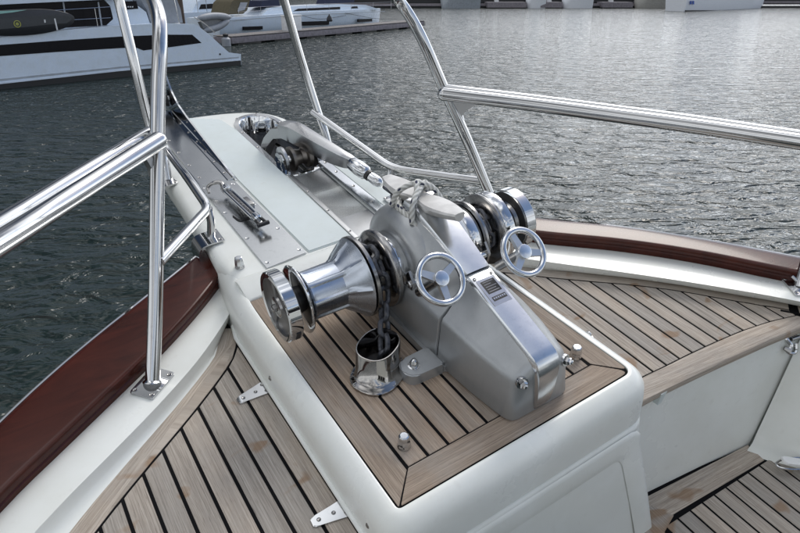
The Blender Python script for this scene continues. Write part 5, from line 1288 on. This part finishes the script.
# dock box standing on it
t = thing('dock_box', 'white locker box standing on the pontoon, partly behind the thin rail post', 'dock box', P_.w(pz_(296, 20)[0], h_, .5))
Q_ = Side((234, 45.5), (424, 27)); Q_.a = Q_.a + Q_.n * .5; qz = Q_.sz
a0, a1 = qz(288, 20)[0], qz(301.5, 20)[0]; zt_ = qz(296, 15)[1]
bm = bmesh.new(); box(bm, Q_.w((a0 + a1) / 2, (h_ + zt_) / 2 - .05, .35), (a1 - a0, .7, zt_ - h_ - .1), Matrix((P_.u, P_.n, V(0, 0, 1))).transposed(), .03); finish('body', bm, 'white_plastic', t)
bm = bmesh.new(); box(bm, Q_.w((a0 + a1) / 2, zt_ - .05, .35), (a1 - a0 + .1, .8, .1), Matrix((P_.u, P_.n, V(0, 0, 1))).transposed(), .03); finish('lid', bm, 'white_plastic', t)
bm = bmesh.new()
t = thing('fender', 'small dark pear shaped fender between sailing yacht and pontoon', 'fender', P_.p(347.5, 20) + P_.n * 1.9)
q = P_.p(347.5, 22.5) + P_.n * 1.9; bm = bmesh.new(); lathe(bm, [(0, 0), (.02, .22), (.15, .27), (.35, .20), (.52, .06), (.60, .04), (.60, 0)], q, V(0, 0, 1), 16); finish('body', bm, 'board_black', t)
t = thing('fender', 'pale upright fender on the corner of the pontoon at the catamaran stern', 'fender', P_.p(228, 40))
q = P_.p(228, 50) + P_.n * .1; bm = bmesh.new(); lathe(bm, [(0, 0), (.03, .22), (.12, .30), (.70, .30), (.80, .2), (.86, .07), (.92, .07), (.92, 0)], q, V(0, 0, 1), 18); finish('body', bm, 'tarp', t)
bm = bmesh.new(); lathe(bm, [(.84, .0), (.84, .17), (1.0, .20), (1.08, .0)], q, V(0, 0, 1), 12); finish('cap', bm, 'board_black', t)

# ---- sailing yacht behind the pontoon
Y_ = Side((234, 42), (424, 23.6)); Y_.a = Y_.a + Y_.n * 2.1; yz = Y_.sz
yt = thing('sailing_yacht', 'white sailing yacht moored behind the pontoon with three dark hull windows', 'sailing yacht', Y_.p(300, 20))
sheer = [(222, 19.0), (235, 17.5), (262, 15.6), (300, 12.8), (340, 10.8), (396, 8.6)]
sh_ = [yz(*q) for q in sheer]; a0 = sh_[0][0]; a1 = sh_[-1][0]
bm = bmesh.new(); secs = []
nst = 16
for i in range(nst + 1):
    f_ = i / nst; a = a0 + (a1 - a0) * f_
    k_ = max(j for j in range(len(sh_)) if sh_[j][0] <= a + 1e-6); k_ = min(k_, len(sh_) - 2); q = (a - sh_[k_][0]) / (sh_[k_ + 1][0] - sh_[k_][0]); zz = sh_[k_][1] + (sh_[k_ + 1][1] - sh_[k_][1]) * q
    hb_ = 2.0 * (1 - max(0, (f_ - .55) / .45) ** 2.2 * .97) * (1 - max(0, (.12 - f_) / .12) * .12)
    c0_ = 2.0
    prf = [(1, 0), (1.0, -.15), (.985, -.45), (.93, -.75), (.80, -1.0), (.5, -1.3)]
    z0 = -.4; s = []
    for w_, kz in ((1.0, 1.0), (.995, .8), (.97, .5), (.90, .22), (.78, 0.02), (.55, -.25)):
        s.append(Y_.w(a - (.35 * (1 - kz) if i == nst else 0), zz * kz, c0_ - hb_ * w_))
    s2 = []
    for w_, kz in ((1.0, 1.0), (.995, .8), (.97, .5), (.90, .22), (.78, 0.02), (.55, -.25)):
        s2.append(Y_.w(a - (.35 * (1 - kz) if i == nst else 0), zz * kz, c0_ + hb_ * w_))
    secs.append(s + s2[::-1])
loft(bm, secs); finish('hull', bm, 'hull_white', yt, smooth=40)
for (x0, x1, y0, y1) in ((243.5, 262.5, 26.4, 30.3), (302, 329, 21.4, 25.8), (358, 372, 18.8, 22.2)):
    extr(Y_, [yz(x0, y0 + .4), yz(x1, y0 - (x1 - x0) * .035 + .4), yz(x1, y1 - (x1 - x0) * .04), yz(x0, y1)], -.03, .10, 'hull_window', 'dark_glass', yt, smooth=None)
# stripe, deck house and its windows
def yext(pts, n0, n1, nm, mt, **kw):
    return extr(Y_, [yz(*q) for q in pts], n0, n1, nm, mt, yt, **kw)
yext([(225, 20.6), (262, 17.8), (300, 15.0), (385, 11.2), (385, 11.7), (300, 15.6), (262, 18.4), (225, 21.3)], -.02, .06, 'stripe', 'hull_grey', smooth=None)
YD = Side((234, 42), (424, 23.6)); YD.a = YD.a + YD.n * 2.9; yd = YD.sz
def yde(pts, n0, n1, nm, mt, par=yt, **kw): return extr(YD, [yd(*q) for q in pts], n0, n1, nm, mt, par, **kw)
yde([(262, 15), (270, 8), (300, 6.0), (340, 4.2), (366, 5.0), (380, 9.6), (330, 12), (290, 14)], 0, 2.2, 'deck_house', 'hull_white', bev=.06)
yde([(293, 11.4), (298, 8.8), (340, 7.0), (340, 9.4)], -.03, .05, 'window', 'dark_glass', smooth=None)
yde([(351, 8.6), (352, 6.6), (357, 6.4), (358, 8.4)], -.03, .05, 'window', 'dark_glass', smooth=None)
yde([(231, 14.8), (234, 3), (240, -3), (254, -4), (250, 10.4), (246, 14)], .3, 2.2, 'spray_hood', 'cloth_brown', bev=.08)
yde([(240, 11.8), (243, 2.5), (250, 2.5), (247, 10)], .24, .4, 'hood_window', 'tarp', smooth=None)
yde([(328, 4.2), (330, -1.5), (360, -3.5), (358, 2.4)], .5, 1.4, 'sail_cover', 'cloth_navy', bev=.08)
yde([(264, 7.5), (266, 1), (282, -1), (284, 6.4)], .4, 1.8, 'sail_cover', 'cloth_navy', bev=.08)
bm = bmesh.new(); q = YD.p(277, 5) + YD.n * 1; tube(bm, [q, q + V(0, 0, 12)], [.11, .07], 10); finish('mast', bm, 'hull_grey', yt)
for px, py in ((240, 17), (262, 15.5), (285, 14), (308, 12.4), (330, 11.4), (352, 10.4), (374, 9.6), (392, 8.8)):
    bm = bmesh.new(); q = Y_.p(px, py) + Y_.n * .1; tube(bm, [q, q + V(0, 0, .65)], .014, 6); finish('stanchion', bm, 'steel', yt)
for dz in (.35, .64):
    bm = bmesh.new(); tube(bm, [Y_.p(px, py) + Y_.n * .1 + V(0, 0, dz) for px, py in ((240, 17), (262, 15.5), (285, 14), (308, 12.4), (330, 11.4), (352, 10.4), (374, 9.6), (392, 8.8))], .009, 5); finish('guard_wire', bm, 'steel', yt)
bm = bmesh.new(); tube(bm, smoothpath([Y_.p(296, 15) - Y_.n * .3, Y_.p(315, 19) - Y_.n * .6, Y_.p(345, 15.5) - Y_.n * .1], 6), .02, 6); tube(bm, smoothpath([Y_.p(345, 13), Y_.p(372, 18.5) - Y_.n * .4, Y_.p(394, 19) - Y_.n * .5], 6), .02, 6); finish('mooring_line', bm, 'board_black', yt)

# ---- grey inflatable dinghy hung over the stern
dg = thing('inflatable_dinghy', 'grey inflatable dinghy hanging between the catamaran stern and the sailing yacht', 'dinghy', Y_.p(216, 22))
G_ = Side((234, 42), (424, 23.6)); G_.a = G_.a + G_.n * 1.2
for o_, q0, q1, q2 in ((0, (197, 19), (214, 16), (231, 17.5)), (.0, (204, 31), (218, 27), (229, 20))):
    bm = bmesh.new(); P = smoothpath([G_.p(*q0) + G_.n * o_, G_.p(*q1) + G_.n * o_, G_.p(*q2) + G_.n * o_], 8); n = len(P)
    tube(bm, P, [.24 * (1 - abs(2 * i / (n - 1) - 1) ** 6 * .75) for i in range(n)], 14); finish('tube', bm, 'tarp', dg, smooth=60)
bm = bmesh.new(); loft(bm, [[G_.p(*q) + G_.n * k_ for q in ((201, 22), (214, 19), (228, 19), (218, 27), (205, 30))] for k_ in (.05, .35)]); bevel(bm, .03, 2); finish('floor', bm, 'grey_rubber', dg)
# things standing on the far quay behind the catamaran's stern
pl_ = thing('timber_pile', 'thick brown timber pile rising behind the stern of the catamaran', 'pile', wat(193, 40))
q = Y_.p(193, 30) + Y_.n * 1; bm = bmesh.new(); lathe(bm, [(-1.2, .22), (4.0, .20), (4.0, .12), (4.1, .0)], V(q.x, q.y, 0), V(0, 0, 1), 14); finish('post', bm, 'pole_brown', pl_)
bm = bmesh.new(); lathe(bm, [(1.0, .25), (1.03, .27), (1.17, .27), (1.2, .25)], V(q.x, q.y, 0), V(0, 0, 1), 14); finish('pile_ring', bm, 'steel_dark', pl_)

# ---- another white yacht behind, whose rail clutter shows above the dinghy
Z_ = Side((190, 30), (290, 22)); zz_ = Z_.sz
my = thing('moored_yacht', 'white yacht far behind the sailing yacht, only its cabin and rails showing', 'yacht', Z_.w(0, 0))
def zext(pts, n0, n1, nm, mt, **kw): return extr(Z_, [zz_(*q) for q in pts], n0, n1, nm, mt, my, **kw)
zext([(180, 29), (184, 13), (300, 6), (300, 20)], 0, 3, 'hull', 'hull_white', bev=.08)
zext([(196, 12.6), (200, 4), (206, -2), (236, -4), (240, 10)], .5, 2.6, 'cabin', 'hull_white', bev=.08)
zext([(203, 9.5), (205, 4.5), (230, 3), (232, 7.8)], .46, .6, 'window', 'dark_glass', smooth=None)
for i in range(9):
    bm = bmesh.new(); q = Z_.p(198 + i * 9, 12.6 - i * .6); tube(bm, [q, q + V(0, 0, 1.3)], .03, 6); finish('stanchion', bm, 'steel', my)

# ---- far row across the water
def boxw(S_, x0, x1, y0, y1, n0, n1, nm, mt, par, **kw):
    return extr(S_, [S_.sz(x0, y1), S_.sz(x0, y0), S_.sz(x1, y0), S_.sz(x1, y1)], n0, n1, nm, mt, par, **kw)
Fd = Side((380, 8.6), (800, 8.2))
far = thing('jetty', 'long low dark jetty across the water behind the right side of the rail', 'jetty', Fd.w(0, 0))
fz = Fd.sz
boxw(Fd, 330, 640, 4.2, 6.4, 1.0, 3.2, 'deck', 'dock_side', far)
boxw(Fd, 330, 900, 6.4, 12, 1.4, 2.8, 'underside', 'antifoul', far)  # near-black block, the shade under the deck put in as colour
boxw(Fd, 330, 1000, -6, 5.0, 3.4, 3.9, 'shadow_sheet', 'antifoul', far)  # near-black sheet, colour standing for the jetty's dark shadow
boxw(Fd, 640, 1000, 1.6, 3.8, 3.0, 6, 'deck', 'dock_side', far)
labels = ['small grey finger berth end seen far across the water, nearest the curved rail post', 'small grey finger berth end far across the water, middle of the three', 'small grey finger berth end far across the water, next to the large pale hull']
for i, (x0, x1) in enumerate(((487, 526), (540, 562), (602, 632))):
    t = thing('finger_berth', labels[i], 'finger berth', Fd.p(x0, 8), 'finger berths across the water')
    boxw(Fd, x0, x1, 2.2, 7.6, -.4, 3, 'deck', 'dock_side', t); boxw(Fd, x0 + .5, x1 - .5, 7.6, 9.0, -.2, 3, 'float', 'antifoul', t)
    boxw(Fd, x0 + 8, x0 + 12, -2, 2.2, .3, 1.0, 'bollard', 'white_plastic', t, bev=.1)
specs = [(526, 545, 'hull_bright', 'narrow pale boat bow far across the water between two finger berths', 7.0),
         (562, 592, 'hull_bright', 'pale boat far across the water right of the middle finger berth', 7.2),
         (440, 480, 'hull_grey', 'dark grey boat far across the water right of the curved rail post', 5.8),
         (634, 684, 'deck_cream', 'dull pinkish boat far across the water touching the large pale hull', 10.4)]
for x0, x1, mt, lb_, yb_ in specs:
    t = thing('moored_boat', lb_, 'boat', Fd.p(x0, 8), 'moored boats across the water')
    zb = 0.0; p0, p1 = fz(x0, yb_ + 1), fz(x1, yb_ + .6); zt_ = fz(x0, -4)[1]
    bm = bmesh.new(); secs = []
    for f_, w_, dz in ((0, .05, .25), (.08, .45, .18), (.3, .9, .08), (.7, 1.0, 0), (1, .92, 0)):
        a = p0[0] + (p1[0] - p0[0]) * f_; hw_ = 1.5 * w_; secs.append([Fd.w(a + (.4 if f_ == 0 else 0), -.2, 1.6 - hw_ * .7 - .8), Fd.w(a, 1.5 + dz, 1.6 - hw_ - .8), Fd.w(a, 1.6 + dz, 1.6 - hw_ * .8 - .8), Fd.w(a, 1.6 + dz, .8 + hw_ * .8), Fd.w(a, 1.5 + dz, .8 + hw_), Fd.w(a + (.4 if f_ == 0 else 0), -.2, .8 + hw_ * .7)])
    loft(bm, secs); finish('hull', bm, mt, t, smooth=50)
    a = (p0[0] + p1[0]) / 2; bm = bmesh.new(); box(bm, Fd.w(a, 2.2, .8), ((p1[0] - p0[0]) * .5, 1.7, 1.3), Matrix((Fd.u, Fd.n, V(0, 0, 1))).transposed(), .2); finish('cabin', bm, 'hull_white', t)
    bm = bmesh.new(); box(bm, Fd.w(a, 2.35, .8), ((p1[0] - p0[0]) * .44, 1.74, .45), Matrix((Fd.u, Fd.n, V(0, 0, 1))).transposed(), .05); finish('window_band', bm, 'dark_glass', t)
F2 = Side((686, 11.6), (774, 8.0)); 
t = thing('motor_yacht', 'large pale blue-white hull moored at the top right edge across the water', 'motor yacht', F2.w(0, 0))
p0, p1 = F2.sz(686, 11.6), F2.sz(774, 8.2); bm = bmesh.new(); secs = []; Lm = p1[0] - p0[0]
for f_, w_, dz in ((0, .96, 0), (.4, 1.0, 0), (.75, .85, .15), (.93, .4, .35), (1, .04, .5)):
    a = p0[0] + Lm * f_; hw_ = 2.0 * w_
    secs.append([F2.w(a - .5 * f_, -.3, 2 - hw_ * .8), F2.w(a - .4 * f_, .5, 2 - hw_ * .93), F2.w(a, 2.2 + dz, 2 - hw_), F2.w(a, 2.3 + dz, 2 - hw_ * .9), F2.w(a, 2.3 + dz, 2 + hw_ * .9), F2.w(a, 2.2 + dz, 2 + hw_), F2.w(a - .5 * f_, -.3, 2 + hw_ * .8)])
loft(bm, secs); finish('hull', bm, 'hull_bright', t, smooth=45)
boxw(F2, 687, 772, 10.3, 12.2, .14, .3, 'boot_top', 'antifoul', t)
for px in (690, 692.5):
    boxw(F2, px, px + 1.4, 1.0, 4.4, -.06, .0, 'registration_mark', 'blue_mark', t, smooth=None)
bm = bmesh.new(); box(bm, F2.w(p0[0] + Lm * .4, 3.2, 2), (Lm * .5, 2.8, 1.8), Matrix((F2.u, F2.n, V(0, 0, 1))).transposed(), .3); finish('cabin', bm, 'hull_white', t)
bm = bmesh.new(); box(bm, F2.w(p0[0] + Lm * .4, 3.4, 2), (Lm * .46, 2.84, .7), Matrix((F2.u, F2.n, V(0, 0, 1))).transposed(), .1); finish('window_band', bm, 'dark_glass', t)
# the marina beyond: a dark far shore
tag(finish('far_shore', (lambda bm: (loft(bm, [[V(x, 240 + 14 * math.sin(x * .02), -.5), V(x, 240 + 14 * math.sin(x * .02), 5 + 2.2 * noise.noise(V(x * .03, 0, 0))), V(x, 275, 8 + 3 * noise.noise(V(x * .02, 3, 0))), V(x, 330, 4), V(x, 330, -.5)] for x in range(-500, 501, 10)]), bm)[1])(bmesh.new()), 'shore', smooth=50), kind='structure')
FRAME[0] = BOAT
